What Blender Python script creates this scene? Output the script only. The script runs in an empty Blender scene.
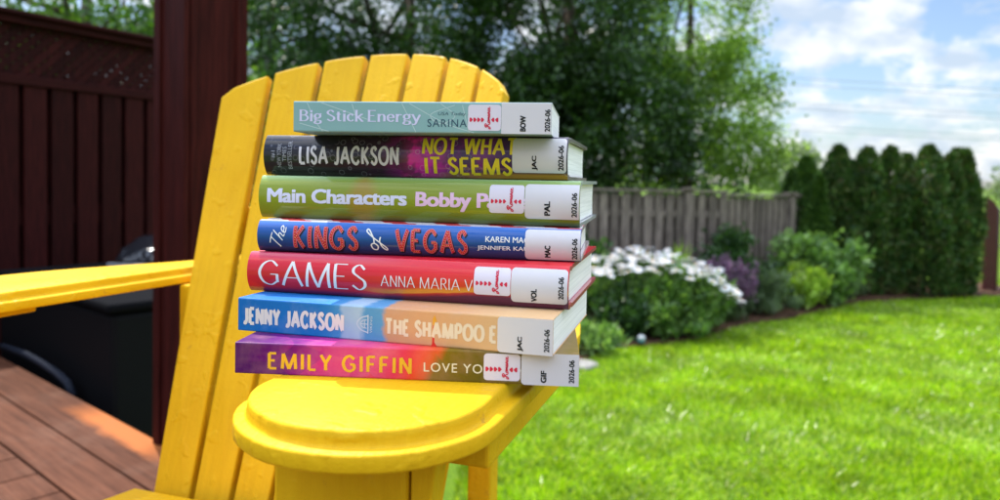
import bpy, bmesh, math, random
import numpy as np
from mathutils import Vector, Matrix
R = math.radians
random.seed(7)
rng = np.random.default_rng(11)
S = bpy.context.scene
COL = S.collection

# ------------------------------------------------------------------ camera
EYE = 1.6                                   # eye height above the lawn
cd = bpy.data.cameras.new('camera')
cam = bpy.data.objects.new('camera', cd); COL.objects.link(cam)
cd.sensor_width = 36; cd.lens = 36 * .722; cd.clip_start = .02; cd.clip_end = 3000
cd.shift_y = -.045
cam.matrix_world = Matrix.Translation((0, 0, EYE)) @ Matrix.Rotation(R(90 - 2), 4, 'X') @ Matrix.Rotation(R(1.1), 4, 'Z')
cd.dof.use_dof = True; cd.dof.focus_distance = .50; cd.dof.aperture_fstop = 7.0
S.camera = cam

# ------------------------------------------------------------------ sky and sun
SUN_EL = R(61); SUN_H = Vector((-.55, .835, 0)).normalized()       # horizontal direction towards the sun
W = bpy.data.worlds.new('World'); S.world = W; W.use_nodes = True
wn = W.node_tree.nodes; wl = W.node_tree.links; wn.clear()
def wnode(t, **k):
    n = wn.new(t)
    for a, b in k.items(): setattr(n, a, b)
    return n
sky = wnode('ShaderNodeTexSky', sky_type='NISHITA', sun_disc=False, sun_elevation=SUN_EL,
            sun_rotation=math.atan2(SUN_H.x, SUN_H.y), air_density=1.0, dust_density=1.2, ozone_density=1.5)
tc = wnode('ShaderNodeTexCoord'); sep = wnode('ShaderNodeSeparateXYZ'); wl.new(tc.outputs['Generated'], sep.inputs[0])
def wmath(op, a, b):
    n = wnode('ShaderNodeMath', operation=op)
    for i, v in enumerate((a, b)):
        if isinstance(v, (int, float)): n.inputs[i].default_value = v
        else: wl.new(v, n.inputs[i])
    return n.outputs[0]
den = wmath('ADD', wmath('MAXIMUM', sep.outputs['Z'], 0), .42)
cmb = wnode('ShaderNodeCombineXYZ')
wl.new(wmath('DIVIDE', sep.outputs['X'], den), cmb.inputs[0]); wl.new(wmath('DIVIDE', sep.outputs['Y'], den), cmb.inputs[1])
cn = wnode('ShaderNodeTexNoise'); cn.inputs['Scale'].default_value = 5.2; cn.inputs['Detail'].default_value = 9
cn.inputs['Roughness'].default_value = .60; cn.inputs['Distortion'].default_value = .1
wl.new(cmb.outputs[0], cn.inputs['Vector'])
cr = wnode('ShaderNodeValToRGB'); cr.color_ramp.elements[0].position = .44; cr.color_ramp.elements[1].position = .54
wl.new(cn.outputs['Fac'], cr.inputs[0])
cn2 = wnode('ShaderNodeTexNoise'); cn2.inputs['Scale'].default_value = 8; cn2.inputs['Detail'].default_value = 6
wl.new(cmb.outputs[0], cn2.inputs['Vector'])
cc = wnode('ShaderNodeValToRGB'); cc.color_ramp.elements[0].position = .38; cc.color_ramp.elements[1].position = .58
cc.color_ramp.elements[0].color = (2.9, 3.4, 4.05, 1); cc.color_ramp.elements[1].color = (4.9, 4.95, 5.0, 1)
wl.new(cn2.outputs['Fac'], cc.inputs[0])
blue = wnode('ShaderNodeMixRGB', blend_type='MULTIPLY'); blue.inputs[0].default_value = 1
wl.new(sky.outputs[0], blue.inputs[1]); blue.inputs[2].default_value = (.66, .70, .76, 1)
mx = wnode('ShaderNodeMixRGB')
wl.new(wmath('MULTIPLY', cr.outputs[0], .85), mx.inputs[0]); wl.new(blue.outputs[0], mx.inputs[1]); wl.new(cc.outputs[0], mx.inputs[2])
bg = wnode('ShaderNodeBackground'); bg.inputs['Strength'].default_value = .11
hi = wnode('ShaderNodeMapRange'); hi.inputs['From Min'].default_value = .28; hi.inputs['From Max'].default_value = .75     # sky boosted overhead, above the view, to fill the shade
hi.inputs['To Min'].default_value = 1.0; hi.inputs['To Max'].default_value = 3.9; wl.new(sep.outputs['Z'], hi.inputs['Value'])
scl = wnode('ShaderNodeVectorMath', operation='SCALE'); wl.new(mx.outputs[0], scl.inputs[0]); wl.new(hi.outputs[0], scl.inputs['Scale'])
wl.new(scl.outputs[0], bg.inputs['Color'])
wo = wnode('ShaderNodeOutputWorld'); wl.new(bg.outputs[0], wo.inputs['Surface'])

sd = bpy.data.lights.new('sun', 'SUN'); sd.energy = 2.9; sd.angle = R(.5); sd.color = (1, .95, .87)
sun = bpy.data.objects.new('sun', sd); COL.objects.link(sun)
Lv = SUN_H * math.cos(SUN_EL) + Vector((0, 0, math.sin(SUN_EL)))
sun.rotation_euler = (-Lv).to_track_quat('-Z', 'Y').to_euler(); sun.location = (-4, 6, 12)
vs = S.view_settings; vs.view_transform = 'Standard'; vs.look = 'None'; vs.gamma = 1; vs.use_curve_mapping = False
vs.exposure = 1.08
S.cycles.max_bounces = 6; S.cycles.transparent_max_bounces = 8

# ------------------------------------------------------------------ materials
class NT:
    """small node helper"""
    def __init__(s, name):
        s.m = bpy.data.materials.new(name); s.m.use_nodes = True
        s.n = s.m.node_tree.nodes; s.l = s.m.node_tree.links; s.p = s.n['Principled BSDF']
    def new(s, t, **k):
        n = s.n.new(t)
        for a, b in k.items(): setattr(n, a, b)
        return n
    def obj(s): return s.new('ShaderNodeTexCoord').outputs['Object']
    def noise(s, scale, detail=4, rough=.55, vec=None, stretch=None, dist=0):
        n = s.new('ShaderNodeTexNoise'); n.inputs['Scale'].default_value = scale; n.inputs['Detail'].default_value = detail
        n.inputs['Roughness'].default_value = rough; n.inputs['Distortion'].default_value = dist
        v = vec or s.obj()
        if stretch:
            mp = s.new('ShaderNodeMapping'); mp.inputs['Scale'].default_value = stretch; s.l.new(v, mp.inputs[0]); v = mp.outputs[0]
        s.l.new(v, n.inputs['Vector']); return n.outputs['Fac']
    def ramp(s, fac, stops, interp='LINEAR'):
        r = s.new('ShaderNodeValToRGB'); r.color_ramp.interpolation = interp; e = r.color_ramp.elements
        while len(e) < len(stops): e.new(.5)
        for i, (p, c) in enumerate(stops):
            e[i].position = p; e[i].color = (c[0], c[1], c[2], 1) if not isinstance(c, (int, float)) else (c, c, c, 1)
        s.l.new(fac, r.inputs[0]); return r.outputs[0]
    def math(s, op, a, b=0.0, c=None):
        n = s.new('ShaderNodeMath', operation=op)
        for i, v in enumerate((a, b, c)):
            if v is None: continue
            if isinstance(v, (int, float)): n.inputs[i].default_value = v
            else: s.l.new(v, n.inputs[i])
        return n.outputs[0]
    def mix(s, fac, a, b, mode='MIX'):
        n = s.new('ShaderNodeMixRGB', blend_type=mode)
        for i, v in enumerate((fac, a, b)):
            if isinstance(v, (int, float)): n.inputs[i].default_value = v
            elif isinstance(v, tuple): n.inputs[i].default_value = (v[0], v[1], v[2], 1)
            else: s.l.new(v, n.inputs[i])
        return n.outputs[0]
    def island(s): return s.new('ShaderNodeNewGeometry').outputs['Random Per Island']
    def color(s, c):
        if isinstance(c, tuple): s.p.inputs['Base Color'].default_value = (c[0], c[1], c[2], 1)
        else: s.l.new(c, s.p.inputs['Base Color'])
    def set(s, rough=None, spec=None, coat=None, coatr=None):
        if rough is not None:
            if isinstance(rough, (int, float)): s.p.inputs['Roughness'].default_value = rough
            else: s.l.new(rough, s.p.inputs['Roughness'])
        if spec is not None: s.p.inputs['Specular IOR Level'].default_value = spec
        if coat is not None: s.p.inputs['Coat Weight'].default_value = coat
        if coatr is not None: s.p.inputs['Coat Roughness'].default_value = coatr
    def bump(s, fac, strength=.3, dist=.002):
        b = s.new('ShaderNodeBump'); b.inputs['Strength'].default_value = strength; b.inputs['Distance'].default_value = dist
        s.l.new(fac, b.inputs['Height']); s.l.new(b.outputs[0], s.p.inputs['Normal']); return b
    def sepobj(s):
        n = s.new('ShaderNodeSeparateXYZ'); s.l.new(s.obj(), n.inputs[0]); return n.outputs

def flat_mat(name, c, rough=.6, spec=.4, coat=0):
    t = NT(name); t.color(c); t.set(rough, spec, coat); return t.m

def leaf_mat(name, cols, trans=.35, rough=.45, clump=1.2, tcol=None):
    t = NT(name)
    a = t.ramp(t.island(), [(i / (len(cols) - 1), c) for i, c in enumerate(cols)])
    ng = t.new('ShaderNodeTexCoord').outputs['Object']
    k = t.ramp(t.noise(clump, 3, vec=ng), [(.3, .65), (.7, 1.3)])
    c = t.mix(1.0, a, k, 'MULTIPLY'); t.color(c); t.set(rough, .35)
    tr = t.new('ShaderNodeBsdfTranslucent')
    tl = t.mix(1.0, c, tcol or (1.5, 1.7, .7), 'MULTIPLY'); t.l.new(tl, tr.inputs['Color'])
    ms = t.new('ShaderNodeMixShader'); ms.inputs[0].default_value = trans
    t.l.new(t.p.outputs[0], ms.inputs[1]); t.l.new(tr.outputs[0], ms.inputs[2])
    t.l.new(ms.outputs[0], t.n['Material Output'].inputs['Surface']); return t.m

def paint_mat(name):
    t = NT(name)
    n1 = t.noise(9, 4); n2 = t.noise(260, 2); sp = t.noise(55, 2, .4)
    c = t.ramp(n1, [(.3, (.66, .368, .006)), (.7, (.73, .420, .009))])
    worn = t.ramp(t.noise(45, 7, .75), [(.645, 0.), (.70, .75)])
    c = t.mix(worn, c, (.42, .22, .03))
    t.color(c); t.set(t.ramp(t.noise(20, 3), [(.3, .36), (.7, .55)]), .13)
    drips = t.ramp(sp, [(.60, 0.), (.70, 1.)])
    grain = t.noise(30, 5, .65, stretch=(5.5, .35, .35))
    h = t.math('ADD', t.math('MULTIPLY', n2, .25), t.math('ADD', t.math('MULTIPLY', drips, .5), t.math('MULTIPLY', grain, .45)))
    c = t.mix(1.0, c, t.ramp(grain, [(.35, (.96, .94, .9)), (.6, (1.02, 1.03, 1.05))]), 'MULTIPLY'); t.color(c)
    t.bump(h, .6, .0022); return t.m

def stain_wood(name, dark, light, grain_axis=2, scale=14, rough=.5, islands=True, bump=.35):
    t = NT(name); st = [7, 7, 7]; st[grain_axis] = .5
    g = t.noise(scale, 6, .6, stretch=tuple(st))
    c = t.ramp(g, [(.3, dark), (.72, light)])
    if islands: c = t.mix(1.0, c, t.ramp(t.island(), [(0, .66), (1, 1.28)]), 'MULTIPLY')
    t.color(c); t.set(rough, .08 if rough >= .7 else .35); t.bump(g, bump, .002); return t.m

M = {}
M['yellow'] = paint_mat('yellow_paint')
M['maroon'] = stain_wood('maroon_stain', (.013, .0022, .0022), (.038, .0058, .0052), 2, 14, .7)
M['maroon_post'] = stain_wood('maroon_post_stain', (.019, .0028, .0022), (.056, .0085, .0065), 2, 14, .72)
M['maroon_h'] = stain_wood('maroon_stain_rail', (.013, .0022, .0022), (.038, .0058, .0052), 0, 14, .7)
def deck_mat():
    t = NT('deck_stain'); g = t.noise(10, 6, .6, stretch=(.5, 7, 7)); c = t.ramp(g, [(.3, (.050, .018, .009)), (.72, (.110, .042, .022))])
    c = t.mix(1.0, c, t.ramp(t.island(), [(0, .72), (1, 1.25)]), 'MULTIPLY')
    X, Y, Z = t.sepobj(); px = t.math('ABSOLUTE', t.math('ADD', X, 2.02)); py = t.math('SUBTRACT', Y, .80)        # orange patch with a ragged border along the edge board
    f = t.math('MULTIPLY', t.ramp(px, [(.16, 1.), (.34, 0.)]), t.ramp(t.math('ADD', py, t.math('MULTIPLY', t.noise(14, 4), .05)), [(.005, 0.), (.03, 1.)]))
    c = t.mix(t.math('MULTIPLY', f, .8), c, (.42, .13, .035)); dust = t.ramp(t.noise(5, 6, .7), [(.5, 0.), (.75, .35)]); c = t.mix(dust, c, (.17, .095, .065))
    t.color(c); t.set(.75, .10); t.bump(g, .35, .002); return t.m
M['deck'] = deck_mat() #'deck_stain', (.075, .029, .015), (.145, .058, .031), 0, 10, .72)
M['greywood'] = stain_wood('weathered_grey_wood', (.065, .051, .042), (.31, .25, .205), 2, 9, .8)
M['pages'] = NT('book_pages')
_t = M['pages']; _z = _t.noise(1100, 2, stretch=(.006, .006, 1))
_t.color(_t.ramp(_z, [(.36, (.76, .73, .71)), (.56, (.90, .86, .84))])); _t.set(.8, .2); _t.bump(_z, .15, .0003); M['pages'] = _t.m
M['black'] = flat_mat('black_vinyl', (.004, .004, .005), .7, .12)
M['blackmetal'] = flat_mat('black_metal', (.012, .012, .013), .4, .5)
M['ink'] = flat_mat('black_ink', (.012, .012, .014), .6, .2)
M['wire'] = flat_mat('dull_cable', (.30, .33, .38), .6, .2)
M['bark'] = stain_wood('bark', (.03, .022, .016), (.10, .08, .06), 2, 8, .9, False, .8)

# ------------------------------------------------------------------ object helpers
def tag(o, label=None, cat=None, group=None, kind=None):
    if label: o['label'] = label
    if cat: o['category'] = cat
    if group: o['group'] = group
    if kind: o['kind'] = kind
    return o
def empty(name, loc, rz=0, label=None, cat=None, group=None):
    o = bpy.data.objects.new(name, None); COL.objects.link(o); o.empty_display_size = .1
    o.location = loc; o.rotation_euler = (0, 0, rz); return tag(o, label, cat, group)
def link(name, me, mats, parent=None):
    for m in (mats if isinstance(mats, (list, tuple)) else [mats]): me.materials.append(m)
    o = bpy.data.objects.new(name, me); COL.objects.link(o)
    if parent: o.parent = parent
    return o
def pydata(name, v, f, mats, parent=None, smooth=False, idx=None):
    me = bpy.data.meshes.new(name); me.from_pydata([tuple(p) for p in v], [], f); me.update()
    if smooth: me.polygons.foreach_set('use_smooth', [True] * len(f))
    if idx is not None: me.polygons.foreach_set('material_index', idx)
    return link(name, me, mats, parent)
def bmobj(name, bm, mats, parent=None, smooth=False):
    bmesh.ops.recalc_face_normals(bm, faces=bm.faces[:])
    me = bpy.data.meshes.new(name); bm.to_mesh(me); bm.free()
    if smooth: me.polygons.foreach_set('use_smooth', [True] * len(me.polygons))
    return link(name, me, mats, parent)
def box(bm, lo, hi, bev=0, mat=None):
    """axis box into bm, optional bevel and matrix"""
    c = [(a + b) / 2 for a, b in zip(lo, hi)]; s = [b - a for a, b in zip(lo, hi)]
    r = bmesh.ops.create_cube(bm, size=1)
    bmesh.ops.scale(bm, vec=s, verts=r['verts']); bmesh.ops.translate(bm, vec=c, verts=r['verts'])
    vs_ = r['verts']
    if bev:
        es = list({e for v in vs_ for e in v.link_edges})
        g = bmesh.ops.bevel(bm, geom=es, offset=bev, segments=2, affect='EDGES', profile=.5)
        vs_ = list({v for f in g['faces'] for v in f.verts} | {v for v in vs_ if v.is_valid})
    if mat is not None: bmesh.ops.transform(bm, matrix=mat, verts=vs_)
    return vs_
def prism(bm, poly, a, b, to3=lambda p, h: (p[0], p[1], h), bev=0):
    n = len(poly); A = [bm.verts.new(to3(p, a)) for p in poly]; B = [bm.verts.new(to3(p, b)) for p in poly]
    fs = [bm.faces.new(A[::-1]), bm.faces.new(B)]
    for i in range(n): fs.append(bm.faces.new((A[i], A[(i + 1) % n], B[(i + 1) % n], B[i])))
    if bev:
        es = list({e for f in fs for e in f.edges})
        bmesh.ops.bevel(bm, geom=es, offset=bev, segments=2, affect='EDGES', profile=.5)
def tube(pts, rad, n=8):
    """verts, faces of a tapered tube"""
    V, F = [], []; pts = [Vector(p) for p in pts]
    for i, p in enumerate(pts):
        d = (pts[min(i + 1, len(pts) - 1)] - pts[max(i - 1, 0)]).normalized()
        a = d.orthogonal().normalized() if abs(d.z) < .9 else Vector((1, 0, 0)); a = (a - d * a.dot(d)).normalized(); b = d.cross(a)
        for k in range(n):
            t = 2 * math.pi * k / n; V.append(p + (a * math.cos(t) + b * math.sin(t)) * rad[i])
    for i in range(len(pts) - 1):
        for k in range(n):
            F.append((i * n + k, i * n + (k + 1) % n, (i + 1) * n + (k + 1) % n, (i + 1) * n + k))
    F.append(tuple(range(n))[::-1]); F.append(tuple(len(V) - n + k for k in range(n)))
    return V, F
def tubes_obj(name, items, mat, parent=None, n=8):
    V, F = [], []
    for pts, rad in items:
        v, f = tube(pts, rad, n); o = len(V); V += v; F += [tuple(i + o for i in q) for q in f]
    return pydata(name, V, F, mat, parent, True)
def quads(name, V, mat, parent=None, k=4, smooth=False):
    """V: (n,k,3) array of separate faces"""
    n = len(V); me = bpy.data.meshes.new(name)
    me.vertices.add(n * k); me.vertices.foreach_set('co', np.ascontiguousarray(V, np.float32).ravel())
    me.loops.add(n * k); me.loops.foreach_set('vertex_index', np.arange(n * k, dtype=np.int32))
    me.polygons.add(n); me.polygons.foreach_set('loop_start', np.arange(0, n * k, k, dtype=np.int32))
    me.polygons.foreach_set('loop_total', np.full(n, k, np.int32)); me.update(calc_edges=True); me.validate()
    return link(name, me, mat, parent)
def unit(a): return a / (np.linalg.norm(a, axis=1, keepdims=True) + 1e-9)
def leaves(P, size, asp=.5, axis=None, spread=1.0):
    """leaf-shaped quads at P"""
    n = len(P); a = rng.normal(size=(n, 3)) * spread
    if axis is not None: a = a + axis
    a = unit(a); b = unit(np.cross(a, rng.normal(size=(n, 3)))); c = np.cross(a, b)
    L = (np.asarray(size) * rng.uniform(.7, 1.3, n))[:, None]
    V = np.empty((n, 4, 3)); V[:, 0] = P; V[:, 1] = P + a * L * .5 + b * L * asp * .5 + c * L * .08
    V[:, 2] = P + a * L; V[:, 3] = P + a * L * .5 - b * L * asp * .5 + c * L * .08
    return V
def blob(c, r, n, clumps=40, sig=.22, shell=.45, flat=None):
    """points in clumps through an ellipsoid"""
    c = np.array(c, float); r = np.array(r, float)
    d = unit(rng.normal(size=(clumps, 3))) * (shell + (1 - shell) * rng.uniform(size=(clumps, 1)) ** .5)
    k = rng.integers(0, clumps, n)
    p = c + d[k] * r + rng.normal(size=(n, 3)) * sig * r.mean() * rng.uniform(.6, 1.2, clumps)[k][:, None]
    if flat is not None: p[:, 2] = np.maximum(p[:, 2], flat + rng.uniform(0, .08, n))
    return p, c + d * r

# ------------------------------------------------------------------ ground, lawn, bed
t = NT('lawn_soil'); n_ = t.noise(2.2, 5); n2_ = t.noise(60, 3)
t.color(t.mix(t.ramp(n2_, [(.35, 0.), (.7, 1.)]), t.ramp(n_, [(.3, (.10, .175, .006)), (.7, (.155, .25, .010))]), (.04, .085, .012)))
t.set(.9, .1); t.bump(n2_, .6, .02); M['lawn'] = t.m
g_ = 1500
pydata('ground', [(-g_, -g_, 0), (g_, -g_, 0), (g_, g_, 0), (-g_, g_, 0)], [(0, 1, 2, 3)], M['lawn'])['kind'] = 'structure'

BED = [(-.6, 5.3), (.2, 5.6), (.72, 6.2), (1.0, 6.75), (1.41, 6.95), (1.97, 7.25), (2.76, 8.1), (3.53, 8.6), (4.3, 9.3), (5.03, 9.95), (6.2, 10.35), (7.5, 10.75),
       (8.2, 11.0), (8.2, 12.2), (-.6, 12.2)]
t = NT('bark_mulch'); v_ = t.new('ShaderNodeTexVoronoi'); v_.inputs['Scale'].default_value = 28; t.l.new(t.obj(), v_.inputs['Vector'])
t.color(t.ramp(v_.outputs['Distance'], [(.1, (.20, .11, .06)), (.6, (.055, .03, .018))])); t.set(.95, .1); t.bump(v_.outputs['Distance'], .8, .03); M['mulch'] = t.m
bm = bmesh.new(); prism(bm, BED, -.02, .03); bmobj('garden_bed', bm, M['mulch'])['kind'] = 'structure'
def in_poly(x, y, poly):
    c = np.zeros(len(x), bool); n = len(poly)
    for i in range(n):
        x1, y1 = poly[i]; x2, y2 = poly[i - 1]
        m = ((y1 > y) != (y2 > y)) & (x < (x2 - x1) * (y - y1) / (y2 - y1 + 1e-12) + x1); c ^= m
    return c
N = 230000
gy = 2.2 + 10.3 * rng.uniform(size=N) ** 1.5; gx = rng.uniform(-2.5, 3.2, N) + (gy - 2.2) * rng.uniform(-.1, .72, N)
DN = (.643, .766)                                                     # outward normal of the deck's far edge
keep = ~in_poly(gx, gy, BED) & (gx * DN[0] + gy * DN[1] > 1.05) & ~((gx < -.2) & (gy < 6))
gx, gy = gx[keep], gy[keep]; n = len(gx)
pat = .5 + .5 * np.sin(gx * 3.1 + 1.7 * np.sin(gy * 2.3)) * np.sin(gy * 3.7 + 1.3 * np.sin(gx * 1.9 + 1)); h_ = rng.uniform(.022, .05, n) * (.75 + .6 * pat); th = rng.uniform(0, 2 * np.pi, n); w_ = .0035 + .0011 * gy * .6
lean = rng.normal(size=(n, 2)) * .024 + np.stack([.012 * np.sin(gx * 5 + gy), .012 * np.cos(gy * 4)], 1)
V = np.zeros((n, 3, 3)); V[:, 0] = np.stack([gx - np.cos(th) * w_, gy - np.sin(th) * w_, np.zeros(n)], 1)
V[:, 1] = np.stack([gx + np.cos(th) * w_, gy + np.sin(th) * w_, np.zeros(n)], 1); V[:, 2] = np.stack([gx + lean[:, 0], gy + lean[:, 1], h_], 1)
M['grass'] = leaf_mat('grass_blades', [(.090, .18, .004), (.18, .32, .006), (.28, .43, .012), (.43, .51, .08)], .4, .28, 2.2, (1.5, 1.6, .35))
M['straw'] = leaf_mat('dry_glint_blades', [(.34, .34, .12), (.48, .46, .22)], .3, .3, 2)  # straw tone for parched blades, also painted in place of sun glints
k = (rng.uniform(size=n) < .016 * (.3 + 1.4 * (1 - pat))); dry_glint = V[k]; V = V[~k]
tag(quads('dry_glint_grass', dry_glint, M['straw'], None, 3), 'pale straw blades, part parched and part painted sun glints, scattered through the green lawn', 'grass', kind='stuff')
tag(quads('lawn_grass', V, M['grass'], None, 3), 'bright green mown lawn grass in the sun', 'grass', kind='stuff')

# ------------------------------------------------------------------ deck
ED = Vector((.766, -.643, 0)); NN = Vector((.643, .766, 0)); DECK_Z = .9
Md = Matrix(((ED.x, NN.x, 0, 0), (ED.y, NN.y, 0, 0), (0, 0, 1, DECK_Z), (0, 0, 0, 1)))
bm = bmesh.new()
for (a, b) in ((.716, .861), (.589, .711)): box(bm, (-4.6, a, -.034), (2.2, b, 0), .003)
me_ = bm
x = -4.6
while x < 2.1:
    box(bm, (x, -1.6, -.034), (x + .139, .584, -.001), .003); x += .1435
for x in (-4, -2, 0, 1.9):
    box(bm, (x, -1.5, -.23), (x + .05, .80, -.036))
box(bm, (-4.6, .815, -.24), (2.2, .852, -.036))
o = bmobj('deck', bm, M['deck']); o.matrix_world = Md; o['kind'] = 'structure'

# ------------------------------------------------------------------ pergola post
Mp = Matrix.Translation((-.765, 1.75, 0)) @ Matrix(((ED.x, NN.x, 0, 0), (ED.y, NN.y, 0, 0), (0, 0, 1, 0), (0, 0, 0, 1)))
post = empty('pergola_post', (-.765, 1.75, 0), math.atan2(ED.y, ED.x), 'thick dark maroon square post standing at the deck edge behind the yellow chair', 'post')
bm = bmesh.new(); box(bm, (-.160, .006, 0), (-.006, .160, 2.95), .003); bmobj('shaft', bm, M['maroon_post'], post)
for x in (-.165, -.035):
    bm = bmesh.new(); box(bm, (x, -.002, 0), (x + .035, .012, 2.93), .003); bmobj('corner_trim', bm, M['maroon_post'], post)
for y, w in ((.014, .014), (.135, .030)):
    bm = bmesh.new(); box(bm, (-.012, y, 0), (.001, y + w, 2.93), .003); bmobj('corner_trim', bm, M['maroon_post'], post)

# ------------------------------------------------------------------ red privacy fence on the left
FD = Vector((.485, .875, 0)).normalized(); FO = Vector((-2.207, 3.19, 0))
fence = empty('privacy_fence', FO, math.atan2(FD.y, FD.x), 'dark maroon board fence with a lattice top left of the pergola post', 'fence')
f0, f1 = -3.2, 1.15
bm = bmesh.new(); x = f0
while x < f1: box(bm, (x, -.01, .05), (x + .098, .010, 1.985), .002); x += .122
bmobj('board_panel', bm, M['maroon'], fence)
bm = bmesh.new(); x = f0 + .06
while x < f1: box(bm, (x, .028, .05), (x + .098, .046, 1.985), .002); x += .122
bmobj('back_board_panel', bm, M['maroon'], fence)
for z, a, b, d in ((1.985, -.02, .05, .045), (2.255, -.028, .062, .035), (2.29, -.05, .085, .022)):
    bm = bmesh.new(); box(bm, (f0, a, z), (f1, b, z + d - .002), .003); bmobj('rail', bm, M['maroon_h'], fence)
for z in (.35, 1.35):
    bm = bmesh.new(); box(bm, (f0, .0105, z), (f1, .0275, z + .09), .002); bmobj('rail', bm, M['maroon_h'], fence)
bm = bmesh.new()
for s, y in ((1, .006), (-1, .013)):
    x = f0 - .3
    while x < f1:
        p = [(x, 2.031), (x + .0455, 2.031), (x + .0455 + s * .224, 2.254), (x + s * .224, 2.254)]
        if min(q[0] for q in p) > f0 and max(q[0] for q in p) < f1: prism(bm, p, y, y + .006, lambda p, h: (p[0], h, p[1]))
        x += .054
bmobj('lattice_panel', bm, M['maroon'], fence)
for x in (f0, -1.4, f1):
    bm = bmesh.new(); box(bm, (x, .05, 0), (x + .09, .14, 2.25), .004); bmobj('fence_post', bm, M['maroon'], fence)

# black things in the shade by the deck; long box added for darkness
M['matt'] = flat_mat('matt_black', (.005, .005, .006), .95, .05)
sb = empty('dark_filler_box', (-1.5, 2.75, 0), math.atan2(ED.y, ED.x), 'long low black lidded box in the shade beyond the deck edge', 'storage box')  # added filler box, keeps the gap beyond the deck black
bm = bmesh.new(); box(bm, (-.55, -.2, 0), (.55, .2, 1.155), .02); bmobj('body', bm, M['black'], sb)
bm = bmesh.new(); box(bm, (-.565, -.215, 1.157), (.565, .215, 1.19), .012); bmobj('lid', bm, M['matt'], sb)
t = NT('glossy_black_cover'); t.color((.012, .013, .016)); t.set(.16, .6); t.bump(t.noise(7, 3), .9, .05); M['gloss'] = t.m
gr = empty('covered_grill', (-1.34, 3.35, 0), R(-8), 'black grill under a shiny cover half hidden by the maroon post', 'grill')
bm = bmesh.new(); vv = box(bm, (-.31, -.24, .12), (.31, .24, 1.21), .03); bmobj('cover', bm, M['black'], gr)
bm = bmesh.new(); prism(bm, [(-.25, 1.212), (.25, 1.212), (.21, 1.27), (.05, 1.315), (-.07, 1.31), (-.2, 1.262)], -.315, .315, lambda p, h: (h, p[0], p[1]), .01); bmobj('hood', bm, M['gloss'], gr)
bm = bmesh.new(); box(bm, (-.335, -.27, 1.165), (.335, -.243, 1.205), .004); bmobj('lid_rim', bm, flat_mat('brushed_steel', (.20, .21, .22), .4), gr)
for x in (-.26, .26):
    for y in (-.2, .15):
        bm = bmesh.new(); box(bm, (x - .025, y, 0), (x + .025, y + .05, .118)); bmobj('leg', bm, M['blackmetal'], gr)
hp = [(-2.05, 2.93, .912), (-1.86, 2.73, .93), (-1.68, 2.60, .935), (-1.56, 2.50, .93), (-1.46, 2.42, .918), (-1.40, 2.37, .905), (-1.36, 2.335, .87)]
t = NT('blue_black_rubber'); t.color((.012, .015, .024)); t.set(.75, .12)
hp = [tuple(Vector(p) - NN * 0.02) for p in hp]
tag(tubes_obj('garden_hose', [(hp, [.013] * len(hp))], t.m, None, 10), 'dark blue black hose lying along the deck edge by the fence', 'hose')
bpy.context.view_layer.update()

# ------------------------------------------------------------------ yellow chair
AR = R(18)
chair = empty('adirondack_chair', (-.063, .353, DECK_Z), -AR, 'bright yellow painted wooden adirondack chair holding the book stack on its arm', 'chair')
ARM = .575
def arm_outline():
    p = []
    for k in range(25):
        a = -math.pi / 2 + math.pi * k / 24; p.append((.0775 * math.sin(a), .075 * (1 - math.cos(a))))
    p += [(.0775, .14), (.0775, .21), (.0765, .28), (.073, .325), (.064, .37), (.048, .42), (.028, .465), (.006, .51), (-.012, .555), (-.022, .60), (-.026, .66)]
    p += [(-.072, .66), (-.077, .58), (-.0775, .48), (-.0775, .36), (-.0775, .24), (-.0775, .15)]
    return [(a - .0305, b - .015) for a, b in p]
PROF = [(.0010, -.0195), (.0002, -.0187), (0, -.0178), (0, -.0112), (.0004, -.0102), (.0014, -.0096), (.0055, -.0092), (.0066, -.0086), (.0072, -.0072), (.0076, -.0045), (.0079, -.0018), (.0086, -.0006), (.0100, 0)]
def ring(pl, s0):
    n = len(pl); out = []
    for i in range(n):
        s = s0 + .00016 * math.sin(i * 1.7 + s0 * 900) + .0002 * math.sin(i * .9 + 2)
        a = Vector(pl[i - 1]); b = Vector(pl[i]); c = Vector(pl[(i + 1) % n])
        d1 = (b - a).normalized(); d2 = (c - b).normalized(); n1 = Vector((-d1.y, d1.x)); n2 = Vector((-d2.y, d2.x))
        m = (n1 + n2).normalized(); k = s / max(.6, m.dot(n1)); out.append(b + m * k)
    return out
def make_arm(mirror):
    ol = arm_outline()
    if mirror: ol = [(a + (.028 * max(0, (.47 - b) / .47) if a < -.08 else 0), b) for a, b in ol]
    bm = bmesh.new(); rings = []
    for s, z in PROF:
        wob = .0
        rings.append([bm.verts.new(((-.626 - q.x) if mirror else q.x, q.y, ARM + z)) for q in ring(ol, s)])
    n = len(ol)
    for a, b in zip(rings, rings[1:]):
        for i in range(n): bm.faces.new((a[i], a[(i + 1) % n], b[(i + 1) % n], b[i]))
    bm.faces.new(rings[-1]); bm.faces.new(rings[0][::-1])
    o = bmobj('arm', bm, M['yellow'], chair)
    for p in o.data.polygons: p.use_smooth = len(p.vertices) == 4
    o.data.set_sharp_from_angle(angle=R(42)); return o
make_arm(False); make_arm(True)
mir = lambda u, m: -.6175 - u if m else u
def cbox(name, lo, hi, bev=.0025, m=0):
    a, b = mir(lo[0], m), mir(hi[0], m); bm = bmesh.new()
    box(bm, (min(a, b), lo[1], lo[2]), (max(a, b), hi[1], hi[2]), bev); return bmobj(name, bm, M['yellow'], chair)
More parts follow.
